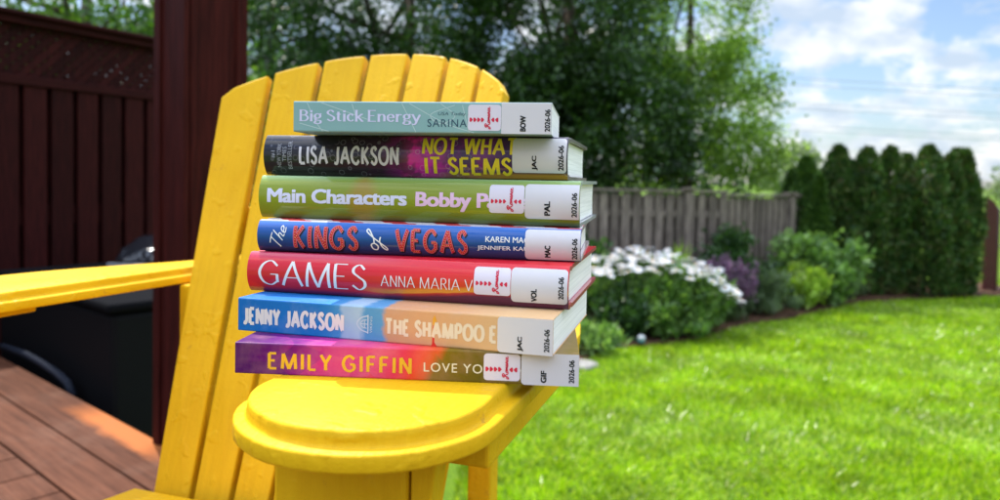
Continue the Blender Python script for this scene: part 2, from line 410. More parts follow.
for m in (0, 1):
    cbox('front_leg', (-.087, .045, 0), (.0, .072, ARM - .0205), .003, m)
    bm = bmesh.new(); prism(bm, [(mir(a, m), b) for a, b in ((.0015, ARM - .0205), (.018, ARM - .0205), (.0015, ARM - .16))], .047, .066, lambda p, h: (p[0], h, p[1]), .0015)
    bmobj('arm_bracket', bm, M['yellow'], chair)
    cbox('arm_cleat', (.004, .0745, ARM - .043), (.038, .33, ARM - .0205), .002, m)
    a, b = ((-.522, -.495) if m else (-.114, -.086)); cbox('rear_leg', (a, .452, 0), (b, .482, ARM - .0205), .003)
    bm = bmesh.new(); prism(bm, [(.03, .19), (.03, .345), (.10, .355), (.62, .20), (.76, .0), (.66, .0), (.55, .09)], mir(-.114, m), mir(-.14, m), lambda p, h: (h, p[0], p[1]), .002)
    bmobj('side_rail', bm, M['yellow'], chair)
# seat
SL = math.atan2(-.042, .36)
for k in range(5):
    y0 = .035 + k * .069; z0 = .356 - .115 * (y0 - .035)
    bm = bmesh.new(); box(bm, (-.515, 0, -.018), (-.110, .062, 0), .003, Matrix.Translation((0, y0, z0)) @ Matrix.Rotation(-.115, 4, 'X')); bmobj('seat_slat', bm, M['yellow'], chair)
cbox('front_apron', (-.469, .012, .20), (-.141, .030, .352), .003)
# back slats: flat on the seat, curved across the top
UC, VC, RT, PT, PB = -.310, .622, .32, .067, .0505
def slat_top(s): return (UC + RT * math.sin(s / RT), VC - RT * (1 - math.cos(s / RT)))
def slat_pt(s_t, f, z):
    """point of the back surface: s_t arc position at the top, f = z fraction"""
    tu, tv = slat_top(s_t); sb_ = s_t * PB / PT; bu = -.315 + sb_; bv = .385 - .02 * (sb_ / .18) ** 2
    return Vector((bu + (tu - bu) * f, bv + (tv - bv) * f, z))
ZB, ZT = .285, .862
def topz(s): return .878 - .066 * (abs(s) / .2345) ** 2.1
for k in range(7):
    s0 = (k - 3.5) * PT + .0045; s1 = (k - 2.5) * PT - .0045
    bm = bmesh.new(); rows = []
    c0 = (slat_pt(s0, 1, 0) + slat_pt(s1, 1, 0)) / 2
    for fz in [0, .35, .7]:
        z = ZB + (ZT - ZB) * fz
        rows.append([slat_pt(s0, fz, z), slat_pt(s1, fz, z)])
    NS = 4; tops = []
    for j in range(NS + 1):
        s = s0 + (s1 - s0) * j / NS; z = topz(s)
        if k in (0, 6):
            e = (s - s0) if k == 0 else (s1 - s)
            if e < .005: z -= .007
        f = (z - ZB) / (ZT - ZB)
        a, b = slat_pt(s0, f, z), slat_pt(s1, f, z); tops.append(a + (b - a) * j / NS)
    poly = [rows[0][0], rows[0][1], rows[1][1], rows[2][1]] + tops[::-1] + [rows[2][0], rows[1][0]]
    nrm = (rows[0][1] - rows[0][0]).cross(tops[2] - rows[0][0]).normalized()
    if nrm.y < 0: nrm = -nrm
    A = [bm.verts.new(p) for p in poly]; B = [bm.verts.new(p + nrm * .018) for p in poly]; n = len(poly)
    fs = [bm.faces.new(A), bm.faces.new(B[::-1])] + [bm.faces.new((A[i], B[i], B[(i + 1) % n], A[(i + 1) % n])) for i in range(n)]
    es = [e for e in bm.edges if not (len(e.link_faces) == 2 and abs(e.link_faces[0].normal.dot(e.link_faces[1].normal)) > .99)]
    bmesh.ops.recalc_face_normals(bm, faces=bm.faces[:])
    bmesh.ops.bevel(bm, geom=[e for e in bm.edges if len(e.link_faces) == 2 and e.calc_face_angle(0) > .9], offset=.0022, segments=2, affect='EDGES', profile=.5)
    bmobj('back_slat', bm, M['yellow'], chair)
for z, hh in ((.32, .07), (.60, .055)):
    f = (z - ZB) / (ZT - ZB); bm = bmesh.new(); P = []
    for j in range(15):
        s = (j / 14 - .5) * 2 * .222; p = slat_pt(s, f, z); q = slat_pt(s + .001, f, z) - slat_pt(s - .001, f, z)
        nn = Vector((-q.y, q.x, 0)).normalized(); 
        f2 = (z + hh - ZB) / (ZT - ZB); p2 = slat_pt(s, f2, z + hh); P.append([c + nn * k for k in (.0215, .043) for c in (p, p2)])
    for a, b in zip(P, P[1:]):
        vv = [bm.verts.new(c) for c in (a[0], b[0], b[2], a[2], a[1], b[1], b[3], a[3])]
        for q in ((0, 1, 2, 3), (7, 6, 5, 4), (0, 4, 5, 1), (2, 6, 7, 3)): bm.faces.new([vv[i] for i in q])
        if a is P[0]: bm.faces.new([vv[i] for i in (0, 3, 7, 4)])
        if b is P[-1]: bm.faces.new([vv[i] for i in (1, 5, 6, 2)])
    bmesh.ops.remove_doubles(bm, verts=bm.verts[:], dist=1e-5); bmobj('back_rail', bm, M['yellow'], chair)

# ------------------------------------------------------------------ lettering
def text_mesh(s, stamp=0.0, shear=0, space=1.0):
    cu = bpy.data.curves.new('lettering', 'FONT'); cu.body = s; cu.size = 1; cu.shear = shear; cu.space_character = space
    cu.resolution_u = 3; cu.fill_mode = 'FRONT'; o = bpy.data.objects.new('lettering', cu); COL.objects.link(o)
    dg = bpy.context.evaluated_depsgraph_get(); dg.update(); me = bpy.data.meshes.new_from_object(o.evaluated_get(dg))
    v = np.array([q.co[:2] for q in me.vertices]); f = [tuple(p.vertices) for p in me.polygons]; v = np.hstack([v, np.zeros((len(v), 1))])
    if stamp:
        n0 = len(v); st = [(-1, -.6), (1, -.6), (-1, .6), (1, .6), (0, 0)]; f = [tuple(i + k * n0 for i in q) for k in range(5) for q in f]
        v = np.concatenate([v + np.array([a * stamp, b * stamp, k * 4e-6]) for k, (a, b) in enumerate(st)])
    bpy.data.objects.remove(o); bpy.data.curves.remove(cu); bpy.data.meshes.remove(me); return v, f
def smooth_line(p, n=6):
    P = [np.array(q, float) for q in p]; closed = np.allclose(P[0], P[-1]); out = []
    for i in range(len(P) - 1):
        a = P[i - 1] if i > 0 else (P[-2] if closed else 2 * P[0] - P[1]); b, c = P[i], P[i + 1]
        d = P[i + 2] if i + 2 < len(P) else (P[1] if closed else 2 * P[-1] - P[-2])
        for k in range(n):
            t = k / n; out.append(.5 * (2 * b + (c - a) * t + (2 * a - 5 * b + 4 * c - d) * t * t + (3 * b - a - 3 * c + d) * t ** 3))
    out.append(P[-1]); return out
CAPS = {   # width, strokes: 'l' straight, 'c' curved
 'A': (.8, [('l', (0, 0), (.4, 1)), ('l', (.4, 1), (.8, 0)), ('l', (.15, .34), (.65, .34))]),
 'B': (.62, [('l', (.06, 0), (.06, 1)), ('c', (.06, 1), (.36, .98), (.52, .76), (.36, .54), (.06, .53)), ('c', (.06, .53), (.42, .52), (.6, .27), (.42, .02), (.06, 0))]),
 'E': (.55, [('l', (.04, 0), (.04, 1)), ('l', (.04, 1), (.52, 1)), ('l', (.04, .52), (.42, .52)), ('l', (.04, 0), (.54, 0))]),
 'G': (.8, [('c', (.74, .80), (.45, 1), (.14, .86), (0, .5), (.14, .13), (.45, 0), (.74, .16)), ('l', (.74, .12), (.74, .45)), ('l', (.78, .45), (.46, .45))]),
 'I': (.12, [('l', (.06, 0), (.06, 1))]),
 'K': (.62, [('l', (.05, 0), (.05, 1)), ('l', (.56, 1), (.05, .42)), ('l', (.18, .56), (.6, 0))]),
 'M': (1.0, [('l', (.04, 0), (.1, 1)), ('l', (.1, 1), (.5, 0)), ('l', (.5, 0), (.9, 1)), ('l', (.9, 1), (.96, 0))]),
 'N': (.7, [('l', (.04, 0), (.04, 1)), ('l', (.04, 1), (.66, 0)), ('l', (.66, 0), (.66, 1))]),
 'R': (.62, [('l', (.05, 0), (.05, 1)), ('c', (.05, 1), (.4, .98), (.54, .75), (.4, .52), (.05, .5)), ('l', (.3, .5), (.62, 0))]),
 'S': (.56, [('c', (.50, .83), (.30, 1), (.09, .89), (.07, .70), (.28, .53), (.50, .36), (.51, .14), (.28, 0), (.03, .17))]),
 'V': (.76, [('l', (0, 1), (.38, 0)), ('l', (.38, 0), (.76, 1))]),
 'C': (.76, [('c', (.73, .80), (.45, 1), (.14, .86), (0, .5), (.14, .14), (.45, 0), (.73, .20))]),
 'F': (.52, [('l', (.04, 0), (.04, 1)), ('l', (.04, 1), (.52, 1)), ('l', (.04, .52), (.44, .52))]),
 'H': (.68, [('l', (.05, 0), (.05, 1)), ('l', (.63, 0), (.63, 1)), ('l', (.05, .52), (.63, .52))]),
 'J': (.46, [('c', (.41, 1), (.41, .6), (.41, .24), (.26, .0), (.05, .06))]),
 'L': (.5, [('l', (.04, 0), (.04, 1)), ('l', (.04, 0), (.5, 0))]),
 'O': (.84, [('c', (.42, 1), (.12, .86), (0, .5), (.12, .14), (.42, 0), (.72, .14), (.84, .5), (.72, .86), (.42, 1))]),
 'P': (.58, [('l', (.05, 0), (.05, 1)), ('c', (.05, 1), (.4, .98), (.55, .74), (.4, .48), (.05, .46))]),
 'T': (.64, [('l', (.32, 0), (.32, 1)), ('l', (0, 1), (.64, 1))]),
 'U': (.68, [('c', (.05, 1), (.05, .6), (.06, .26), (.34, 0), (.62, .26), (.63, .6), (.63, 1))]),
 'W': (1.1, [('l', (0, 1), (.27, 0)), ('l', (.27, 0), (.55, 1)), ('l', (.55, 1), (.83, 0)), ('l', (.83, 0), (1.1, 1))]),
 'Y': (.66, [('l', (0, 1), (.33, .46)), ('l', (.66, 1), (.33, .46)), ('l', (.33, .46), (.33, 0))]),
 'i': (.2, [('l', (.1, 0), (.1, .64)), ('d', (.1, .9))]),
 'g': (.52, [('c', (.25, .66), (.07, .56), (.06, .36), (.24, .24), (.42, .36), (.42, .55), (.25, .66)), ('c', (.14, .27), (.08, .12), (.24, .06), (.45, .0), (.44, -.2), (.2, -.27), (.02, -.17), (.12, .02)), ('l', (.38, .6), (.52, .68))]),
 't': (.36, [('c', (.15, .86), (.15, .5), (.15, .14), (.24, .02), (.36, .06)), ('l', (0, .63), (.34, .63))]),
 'c': (.46, [('c', (.42, .52), (.26, .65), (.08, .54), (.03, .32), (.10, .1), (.27, 0), (.44, .12))]),
 'k': (.54, [('l', (.07, 0), (.07, 1)), ('l', (.45, .64), (.07, .26)), ('l', (.2, .38), (.5, 0))]),
 'n': (.56, [('l', (.07, 0), (.07, .64)), ('c', (.07, .44), (.2, .62), (.38, .62), (.47, .44), (.47, 0))]),
 'e': (.5, [('c', (.05, .34), (.26, .35), (.45, .36), (.40, .57), (.24, .65), (.07, .54), (.03, .32), (.10, .1), (.27, 0), (.46, .13))]),
 'r': (.4, [('l', (.07, 0), (.07, .64)), ('c', (.07, .42), (.18, .6), (.30, .64), (.40, .58))]),
 'y': (.56, [('l', (.02, .64), (.28, .02)), ('c', (.54, .64), (.36, .2), (.24, -.16), (.12, -.27), (.0, -.22))]),
 ' ': (.16, [])}
def pen(line, a, b, lift, V, F):
    """ribbon along a line for a nib a wide across, b high"""
    L = [np.array(p, float) for p in line]; base = len(V)
    for i, p in enumerate(L):
        d = L[min(i + 1, len(L) - 1)] - L[max(i - 1, 0)]; d = d / (np.linalg.norm(d) + 1e-9); n = np.array([-d[1], d[0]])
        w = .5 * math.hypot(n[0] * a, n[1] * b)
        V.append((p[0] + n[0] * w, p[1] + n[1] * w, lift)); V.append((p[0] - n[0] * w, p[1] - n[1] * w, lift))
    for i in range(len(L) - 1): F.append((base + 2 * i, base + 2 * i + 1, base + 2 * i + 3, base + 2 * i + 2))
def pen_text(s, a, b, serif=0, gap=.14, dots=None):
    V, F = [], []; x = 0; lift = 0; D = []
    for ch in s:
        w, st = CAPS[ch]
        for q in st:
            lift += .000004; P = [(p[0] + x, p[1]) for p in q[1:]]
            if q[0] == 'd': P = [(P[0][0] - a * .55, P[0][1]), (P[0][0] + a * .55, P[0][1])]; pen(P, a, a * 1.1, lift, V, F); continue
            line = smooth_line(P) if q[0] == 'c' else P
            if dots:
                seg = []
                for p0, p1 in zip(line, line[1:]):
                    m = max(2, int(math.hypot(p1[0] - p0[0], p1[1] - p0[1]) / .012))
                    seg += [(p0[0] + (p1[0] - p0[0]) * k / m, p0[1] + (p1[1] - p0[1]) * k / m) for k in range(m)]
                acc = dots
                for p0, p1 in zip(seg, seg[1:]):
                    acc += math.hypot(p1[0] - p0[0], p1[1] - p0[1])
                    if acc >= dots: D.append(p0); acc = 0
            pen(line, a, b, lift, V, F)
            if serif and q[0] == 'l':
                for e, f in ((P[0], P[-1]), (P[-1], P[0])):
                    if abs(f[1] - e[1]) > abs(f[0] - e[0]) and min(abs(e[1] - y) for y in (0, 1, .64)) < .01:
                        lift += .000004; pen([(e[0] - serif, e[1]), (e[0] + serif, e[1])], a, b * 1.2, lift, V, F)
        x += w + gap
    return np.array(V), F, D

# ------------------------------------------------------------------ books
def surf_flat(t): return lambda z: 0.0
def surf_round(t, bulge):
    def f(z):
        k = (z / t - .5) / .5; k = max(-.97, min(.97, k)); return -bulge * (1 - k * k) ** .75
    return f
class Book:
    def __init__(s, name_label, XR, DR, yaw, th, L, depth, z0, cover, hard=True, bulge=.0065, board=None, fwd=0):
        y = R(yaw); s.L, s.t, s.yaw, s.hard = L, th, y, hard
        loc = Vector((XR - L * math.cos(y), DR + L * math.sin(y), EYE + z0))
        if hard: loc += Vector((math.sin(y), math.cos(y), 0)) * bulge * .55
        s.root = empty('book', loc, -y, name_label, 'book', 'stack of library books on the chair arm')
        s.surf = surf_round(th, bulge) if hard else surf_flat(th)
        s.pxl = s.pxr = None; s.ratio = (DR + L * math.sin(y)) / DR
        if hard:
            b = .0026; out = [(depth, th), (.0125, th), (.0095, th - .0006), (.0075, th - .0015), (.0055, th - .0006), (.003, th - .0002)]
            arc = [(s.surf(z), z) for z in [th * (.5 + .485 * math.cos(math.pi * k / 16)) for k in range(17)]]
            out += arc + [(a, th - c) for a, c in out[::-1]]
            inn = [(depth, th - b), (.0125, th - b - .0002), (.0098, th - b - .0006), (.0078, th - b - .0014), (.0060, th - b - .001), (.0045, th - b)]
            iarc = [(max(a + .0018, -bulge + .0018), b + (th - 2 * b) * (c / th)) for a, c in arc]
            inn += iarc + [(a, th - c) for a, c in inn[::-1][:6]]
            hx, px0 = 0, .0032
        else:
            e = .0004; out = [(depth, th), (.001, th), (.0003, th - .0002), (0, th - .0009), (0, .0009), (.0003, .0002), (.001, 0), (depth, 0)]
            inn = [(depth, th - e), (.001, th - e), (.0008, th - e - .0001), (e, th - .001), (e, .001), (.0008, e + .0001), (.001, e), (depth, e)]; px0 = .0004
        V, F, idx = [], [], []; n = len(out)
        for x in (0, L):
            V += [(x, a, c) for a, c in out] + [(x, a, c) for a, c in inn]
        for i in range(n - 1):
            F += [(i, i + 1, 2 * n + i + 1, 2 * n + i), (n + i + 1, n + i, 3 * n + i, 3 * n + i + 1), (i + 1, i, n + i, n + i + 1), (2 * n + i, 2 * n + i + 1, 3 * n + i + 1, 3 * n + i)]
            idx += [0, 1, 1, 1]
        for i in (0, n - 1): F.append((i, 2 * n + i, 3 * n + i, n + i)); idx.append(1)
        o = pydata('cover', V, F, [cover, board or cover], s.root, hard, idx)
        bm = bmesh.new(); bm.from_mesh(o.data); bmesh.ops.recalc_face_normals(bm, faces=bm.faces[:]); bm.to_mesh(o.data); bm.free()
        if hard: o.data.set_sharp_from_angle(angle=R(48))
        # page block
        if hard:
            zs = [.0029 + (th - .0058) * k / 12 for k in range(13)]
            P = [(.0032 + .55 * s.surf(z) + .0012, z) for z in zs] + [(depth - .004 - .003 * math.sin(math.pi * (1 - k / 8)), .0029 + (th - .0058) * (1 - k / 8)) for k in range(9)]
        else: P = [(.0009, .0006), (.0009, th - .0006), (depth - .0004, th - .0006), (depth - .0004, .0006)]
        bm = bmesh.new(); prism(bm, P, px0, L - px0, lambda p, h: (h, p[0], p[1])); bmobj('page_block', bm, M['pages'], s.root)
    def span(s, pxl, pxr): s.pxl, s.pxr = pxl, pxr; return s
    def u(s, px):
        """distance along the spine from where the print sits between the two ends in the photo, perspective undone"""
        f = (px - s.pxl) / (s.pxr - s.pxl); return s.L * f * s.ratio / (1 - f * (1 - s.ratio))
    def place(s, name, v, f, mat, x0, x1, z0, z1, lift=.00012, parent=None, rot=False, box_=None, idx=None):
        """lay a flat drawing on the spine, filling x0..x1 by z0..z1 (fractions of the thickness)"""
        v = np.asarray(v, float); 
        if v.shape[1] == 2: v = np.hstack([v, np.zeros((len(v), 1))])
        if rot: v = v[:, [1, 0, 2]] * np.array([-1, 1, 1])
        if box_ is None: lo, hi = v[:, :2].min(0), v[:, :2].max(0)
        else: lo, hi = np.array(box_[0]), np.array(box_[1])
        q = (v[:, :2] - lo) / (hi - lo); X = x0 + q[:, 0] * (x1 - x0); Z = (z0 + q[:, 1] * (z1 - z0)) * s.t
        me = bpy.data.meshes.new(name); me.from_pydata([(a, -l, c) for a, c, l in zip(X, Z, v[:, 2])], [], f); me.update()
        if idx is not None: me.polygons.foreach_set('material_index', idx)
        if s.hard:
            bm = bmesh.new(); bm.from_mesh(me)
            for k in range(1, 26):
                z = s.t * k / 26
                if min(Z) < z < max(Z): bmesh.ops.bisect_plane(bm, geom=bm.verts[:] + bm.edges[:] + bm.faces[:], plane_co=(0, 0, z), plane_no=(0, 0, 1))
            bm.to_mesh(me); bm.free()
        for p in me.vertices: p.co.y += s.surf(p.co.z) - lift
        if s.hard: me.polygons.foreach_set('use_smooth', [True] * len(me.polygons))
        return link(name, me, mat, parent or s.root)
    def text(s, name, txt, mat, p0, p1, z0, z1, bold=.02, lift=.00012, parent=None, rot=False, shear=0, space=1.0):
        v, f = text_mesh(txt, bold, shear, space); return s.place(name, v, f, mat, s.u(p0), s.u(p1), z0, z1, lift, parent, rot)
    def pen(s, name, txt, mat, p0, p1, z0, z1, a, b, serif=0, gap=.14, lift=.00012):
        v, f, d = pen_text(txt, a, b, serif, gap)
        return s.place(name, v * np.array([1, 1, .5]), f, mat, s.u(p0), s.u(p1), z0, z1, lift, None, False, ((v[:, 0].min(), -b / 2), (v[:, 0].max(), 1 + b / 2)) if txt.isupper() else ((v[:, 0].min(), 0), (v[:, 0].max(), 1)))
    def card(s, name, mat, p0, p1, z0, z1, r=.0022, lift=.00022, corners=(1, 1, 1, 1)):
        x0, x1 = s.u(p0), s.u(p1); a, b = z0 * s.t, z1 * s.t; P = []
        for (cx, cy, a0, on) in ((x1, b, 0, corners[0]), (x0, b, 90, corners[1]), (x0, a, 180, corners[2]), (x1, a, 270, corners[3])):
            rr = r if on else .0002; sx = -1 if cx == x1 else 1; sy = -1 if cy == b else 1
            for k in range(6):
                t_ = R(a0 + 90 * k / 5); P.append((cx + sx * rr + rr * math.cos(t_), cy + sy * rr + rr * math.sin(t_)))
        return s.place(name, P, [tuple(range(len(P)))], mat, min(p[0] for p in P), max(p[0] for p in P), z0, z1, lift)
    def label(s, code, p0, p1, z0, z1, cx, cz, dx, dz, corners=(0, 1, 1, 0), ch=.32, dh=.55):
        """white spine label with the code and the date printed sideways"""
        c = s.card('spine_label', M['sticker'], p0, p1, z0, z1, .0025, .00025, corners)
        s.text('code_lettering', code, M['ink'], cx - 2.9, cx + 2.9, cz, cz + ch, .045, .0004, c, True)
        s.text('date_lettering', '2026-06', M['ink'], dx - 2.7, dx + 2.7, dz, dz + dh, .030, .0004, c, True)
        return c
    def romance(s, p0, p1, z0, z1):
        c = s.card('genre_sticker', M['sticker_lilac'], p0, p1, z0, z1, .0022, .00030)
        V, F = [], []; w = p1 - p0; hz = s.t * (z1 - z0)
        for fx in (.03, .145, .26, .375, .70, .82):                       # hearts lying on their side
            base = len(V); n = 24
            for k in range(n):
                t_ = 2 * math.pi * k / n; hx = 16 * math.sin(t_) ** 3; hy = 13 * math.cos(t_) - 3.2 * math.cos(2 * t_) - 1.2 * math.cos(3 * t_)
                V.append((s.u(p0 + w * (fx + .06)) - hy * .000094 * (1 if fx < .6 else -1), (z0 + (z1 - z0) * .42) * s.t + hx * .000094, 0))
            F.append(tuple(range(base, base + n)))
        V = np.array(V); lo, hi = V[:, :2].min(0), V[:, :2].max(0)
        s.place('heart_row', V, F, M['heart'], lo[0], hi[0], lo[1] / s.t, hi[1] / s.t, .00042, c)
        SC = [[(.05, .0), (.16, .55), (.26, 1.0)], [(.02, .62), (.12, .95), (.34, 1.02), (.42, .78), (.24, .52), (.12, .5), (.3, .36), (.40, .05), (.52, -.05), (.58, .12)],
              [(.72, .42), (.62, .38), (.58, .18), (.68, .02), (.78, .18), (.72, .42), (.84, .36)], [(.84, .02), (.9, .42), (.96, .1), (1.02, .42), (1.08, .1), (1.14, .42), (1.18, .06), (1.26, .1)],
              [(1.46, .38), (1.34, .4), (1.28, .16), (1.36, .02), (1.46, .3), (1.48, .04), (1.56, .06)], [(1.56, .04), (1.62, .42), (1.7, .4), (1.74, .05), (1.84, .1)],
              [(2.02, .36), (1.92, .42), (1.86, .2), (1.92, .02), (2.06, .1)], [(2.08, .2), (2.2, .3), (2.16, .42), (2.08, .3), (2.1, .06), (2.22, .02), (2.34, .14)],
              [(.05, 0), (-.12, -.16), (-.1, .2), (.1, .3)]]
        V, F = [], []
        for i, q in enumerate(SC): pen(smooth_line(q, 5), .12, .12, i * .00001, V, F)
        s.place('script_lettering', V, F, M['heart'], s.u(p0 + w * .50), s.u(p0 + w * .70), z0 + (z1 - z0) * .06, z0 + (z1 - z0) * .93, .0005, c, True)
        return c

def card_mat(name, c, alpha):
    t = NT(name); t.color(c); t.set(.32, .5, .15, .2)
    t.p.inputs['Alpha'].default_value = alpha; t.bump(t.noise(90, 2), .10, .001); return t.m
M['sticker'] = card_mat('white_label_paper', (.68, .64, .67), .95)
M['sticker_lilac'] = card_mat('lilac_sticker_paper', (.72, .65, .74), .985)
M['heart'] = flat_mat('red_ink', (.62, .01, .05), .5)
def ink(name, c, rough=.5): return flat_mat(name, c, rough, .3)

def mylar(t, rough=.12):
    t.set(.55, .2, .60, rough * .4); st = t.noise(240, 2, .5, stretch=(.03, .03, 1)); 
    b = t.new('ShaderNodeBump'); b.inputs['Strength'].default_value = .22; b.inputs['Distance'].default_value = .001
    t.l.new(t.math('ADD', st, t.math('MULTIPLY', t.noise(18, 2), 1.2)), b.inputs['Height']); t.l.new(b.outputs[0], t.p.inputs['Coat Normal'])

z = -.125
# --- purple to olive paperback, bottom of the stack
t = NT('sunset_cover_print'); X, Y, Z = t.sepobj(); 
vo = t.new('ShaderNodeTexVoronoi'); vo.inputs['Scale'].default_value = 42; mp = t.new('ShaderNodeMapping'); mp.inputs['Scale'].default_value = (.8, .8, 1.2); mp.inputs['Rotation'].default_value = (0, .6, 0)
t.l.new(t.obj(), mp.inputs[0]); t.l.new(mp.outputs[0], vo.inputs['Vector'])
jit = t.math('MULTIPLY', t.math('SUBTRACT', t.ramp(vo.outputs['Color'], [(0, 0.), (1, 1.)]), .5), .12)
pos = t.math('ADD', t.math('ADD', t.math('DIVIDE', X, .2155), jit), t.math('MULTIPLY', Z, -2.2))
c = t.ramp(pos, [(0, (.075, .002, .10)), (.10, (.12, .003, .14)), (.17, (.30, .006, .20)), (.27, (.52, .022, .20)), (.36, (.66, .07, .19)), (.43, (.68, .035, .09)), (.49, (.74, .06, .02)), (.525, (.64, .09, .012)), (.55, (.20, .125, .006)), (.68, (.13, .095, .008)), (1, (.21, .14, .010))])
c = t.mix(t.ramp(t.noise(70, 5, .6), [(.4, 0.), (.75, .18)]), c, (.75, .35, .3)); t.color(c); t.set(.42, .2)
emily = Book('sunset coloured paperback by Emily Giffin, lowest in the stack, lying on the yellow arm', .0500, .4355, 4.1, .0197, .2155, .135, z, t.m, False).span(235.3, 579.3)
emily.pen('author_lettering', 'EMILY GIFFIN', ink('golden_ink', (.72, .40, .02)), 268, 412, .17, .73, .22, .16, 0, .36)
emily.text('title_lettering', 'LOVE YOU MORE', ink('cream_ink', (.76, .68, .50)), 424, 538, .29, .58, .006, space=1.15)
emily.romance(484, 520.5, .10, .94); emily.label('GIF', 521.5, 579.2, .0, .995, 544, .08, 572, .10, ch=.38, dh=.72)
z += .0197
# --- blue and sand beach paperback
t = NT('beach_cover_print'); X, Y, Z = t.sepobj()
pos = t.math('ADD', t.math('DIVIDE', X, .2165), t.math('MULTIPLY', t.math('SUBTRACT', t.noise(95, 5, .6), .5), .05))
c = t.ramp(pos, [(0, (.006, .13, .42)), (.28, (.012, .16, .44)), (.345, (.05, .25, .50)), (.36, (.30, .44, .60)), (.42, (.36, .50, .62)), (.435, (.09, .29, .52)), (.485, (.10, .30, .52)), (.50, (.58, .30, .16)), (.60, (.64, .33, .16)), (.72, (.66, .36, .17)), (.86, (.68, .42, .20)), (1, (.66, .40, .19))])
c = t.mix(t.ramp(t.noise(330, 3, .7), [(.45, 0.), (.75, .28)]), c, (.62, .62, .62), 'SOFT_LIGHT'); c = t.mix(t.ramp(t.noise(40, 5, .65), [(.5, 0.), (.8, .22)]), c, (.42, .50, .58)); t.color(c); t.set(.5, .2)
sham = Book('blue and sandy orange paperback titled The Shampoo Effect, second from the bottom', .0334, .4297, 15.0, .0223, .2165, .142, z, t.m, False).span(238.2, 553.2)
cream = ink('pale_cream_ink', (.76, .67, .62))
sham.pen('author_lettering', 'JENNY JACKSON', cream, 243.5, 344, .20, .75, .36, .22, 0, .30)
sham.pen('title_lettering', 'THE SHAMPOO EFFECT', ink('warm_cream_ink', (.76, .62, .46)), 386, 541, .22, .72, .35, .22, 0, .30)
V, F = [], []
pen(smooth_line([(.0, .1), (.15, .6), (.5, .9), (.85, .6), (1, .1)], 5), .07, .07, 0, V, F); pen([(-.06, .06), (1.06, .06)], .08, .08, .00001, V, F)
pen(smooth_line([(.25, .15), (.3, .45), (.5, .62), (.7, .45), (.75, .15)], 4), .05, .05, .00002, V, F); pen([(.5, .1), (.5, .62)], .05, .05, .00003, V, F); pen([(.3, .3), (.7, .3)], .05, .05, .00004, V, F)
pale = ink('pale_blue_ink', (.52, .60, .68)); sham.place('publisher_emblem', V, F, pale, sham.u(356.5), sham.u(368.5), .22, .76, .00012, None, True)
sham.text('publisher_lettering', 'VIKING', pale, 369.8, 372.2, .24, .72, 0, rot=True)
P = [(0, 0), (.25, .1), (.32, .55), (.40, 1), (.55, .95), (.62, .5), (.60, .2), (1, .02), (.8, 0)]
sham.place('splash_figure', P, [tuple(range(len(P)))], ink('scarlet_ink', (.66, .03, .02)), sham.u(430.5), sham.u(437), .0, .62, .00008)
P = [(.1, 0), (0, .6), (.5, 1), (1, .5), (.8, 0)]
sham.place('splash_figure', P, [tuple(range(len(P)))], ink('amber_ink', (.72, .33, .03)), sham.u(432.5), sham.u(436.5), .6, .9, .00008)
P = [(0, 0), (.05, .55), (.2, .8), (.5, 1), (1, .9), (.95, 0)]
sham.label('JAC', 497.5, 553.0, .0, .985, 520.5, .07, 547, .10, ch=.40, dh=.62)
z += .0223
# --- red hardback
t = NT('red_jacket_print'); X, Y, Z = t.sepobj(); nz = t.math('MULTIPLY', t.math('SUBTRACT', t.noise(14, 4), .5), .010)
zz = t.math('DIVIDE', t.math('ADD', t.math('ADD', Z, nz), t.math('MULTIPLY', X, -.030)), .0286)
band = t.ramp(zz, [(0, (.10, .012, .05)), (.02, (.16, .012, .05)), (.09, (.50, .03, .02)), (.12, (.72, .30, .03)), (.19, (.70, .24, .02)), (.25, (.62, .04, .015)), (.60, (.70, .014, .020)), (1, (.64, .014, .03))])
plain = t.ramp(t.math('DIVIDE', Z, .0286), [(.0, (.10, .01, .06)), (.08, (.22, .012, .06)), (.16, (.60, .010, .022)), (.8, (.66, .012, .026)), (.95, (.50, .03, .08))])
c = t.mix(t.ramp(t.math('DIVIDE', X, .23), [(.36, 0.), (.52, 1.)]), plain, band); t.color(c); mylar(t)
M['edge_red'] = flat_mat('red_board_edge', (.45, .05, .07), .4, .4, .6)
games = Book('glossy red hardback with GAMES in thin white capitals, third from the bottom', .0450, .4584, 13.9, .0286, .2300, .150, z, t.m, True, .0062, M['edge_red']).span(248.6, 569.3)
wh = ink('soft_white_ink', (.78, .74, .72)); games.pen('title_lettering', 'GAMES', wh, 260, 368, .20, .81, .115, .035, 0, .16)
games.pen('author_lettering', 'ANNA MARIA V', wh, 382, 474, .33, .60, .10, .05, 0, .20)
games.romance(475, 511.5, .27, .90); games.label('VOL', 512, 568.5, .14, .92, 535, .17, 562, .26, (1, 1, 1, 1), .30, .50)
z += .0286
# --- blue hardback
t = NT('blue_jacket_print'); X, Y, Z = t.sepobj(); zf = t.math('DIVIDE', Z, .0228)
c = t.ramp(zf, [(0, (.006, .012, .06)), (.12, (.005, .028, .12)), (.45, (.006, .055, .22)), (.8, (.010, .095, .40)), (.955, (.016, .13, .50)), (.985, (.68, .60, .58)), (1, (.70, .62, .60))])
st = t.math('FRACT', t.math('MULTIPLY', t.math('ADD', X, t.math('MULTIPLY', Y, .9)), 26.))
c = t.mix(t.math('MULTIPLY', t.math('GREATER_THAN', zf, .972), t.math('GREATER_THAN', st, .55)), c, (.52, .04, .05)); t.color(c); mylar(t, .08)
M['edge_pink'] = flat_mat('pale_board_edge', (.55, .42, .44), .4, .4, .6)
kings = Book('glossy blue hardback with red marquee letters on its spine, fourth from the bottom', .0545, .4805, 9.1, .0228, .2301, .150, z, t.m, True, .0055, M['edge_pink']).span(258.7, 581)
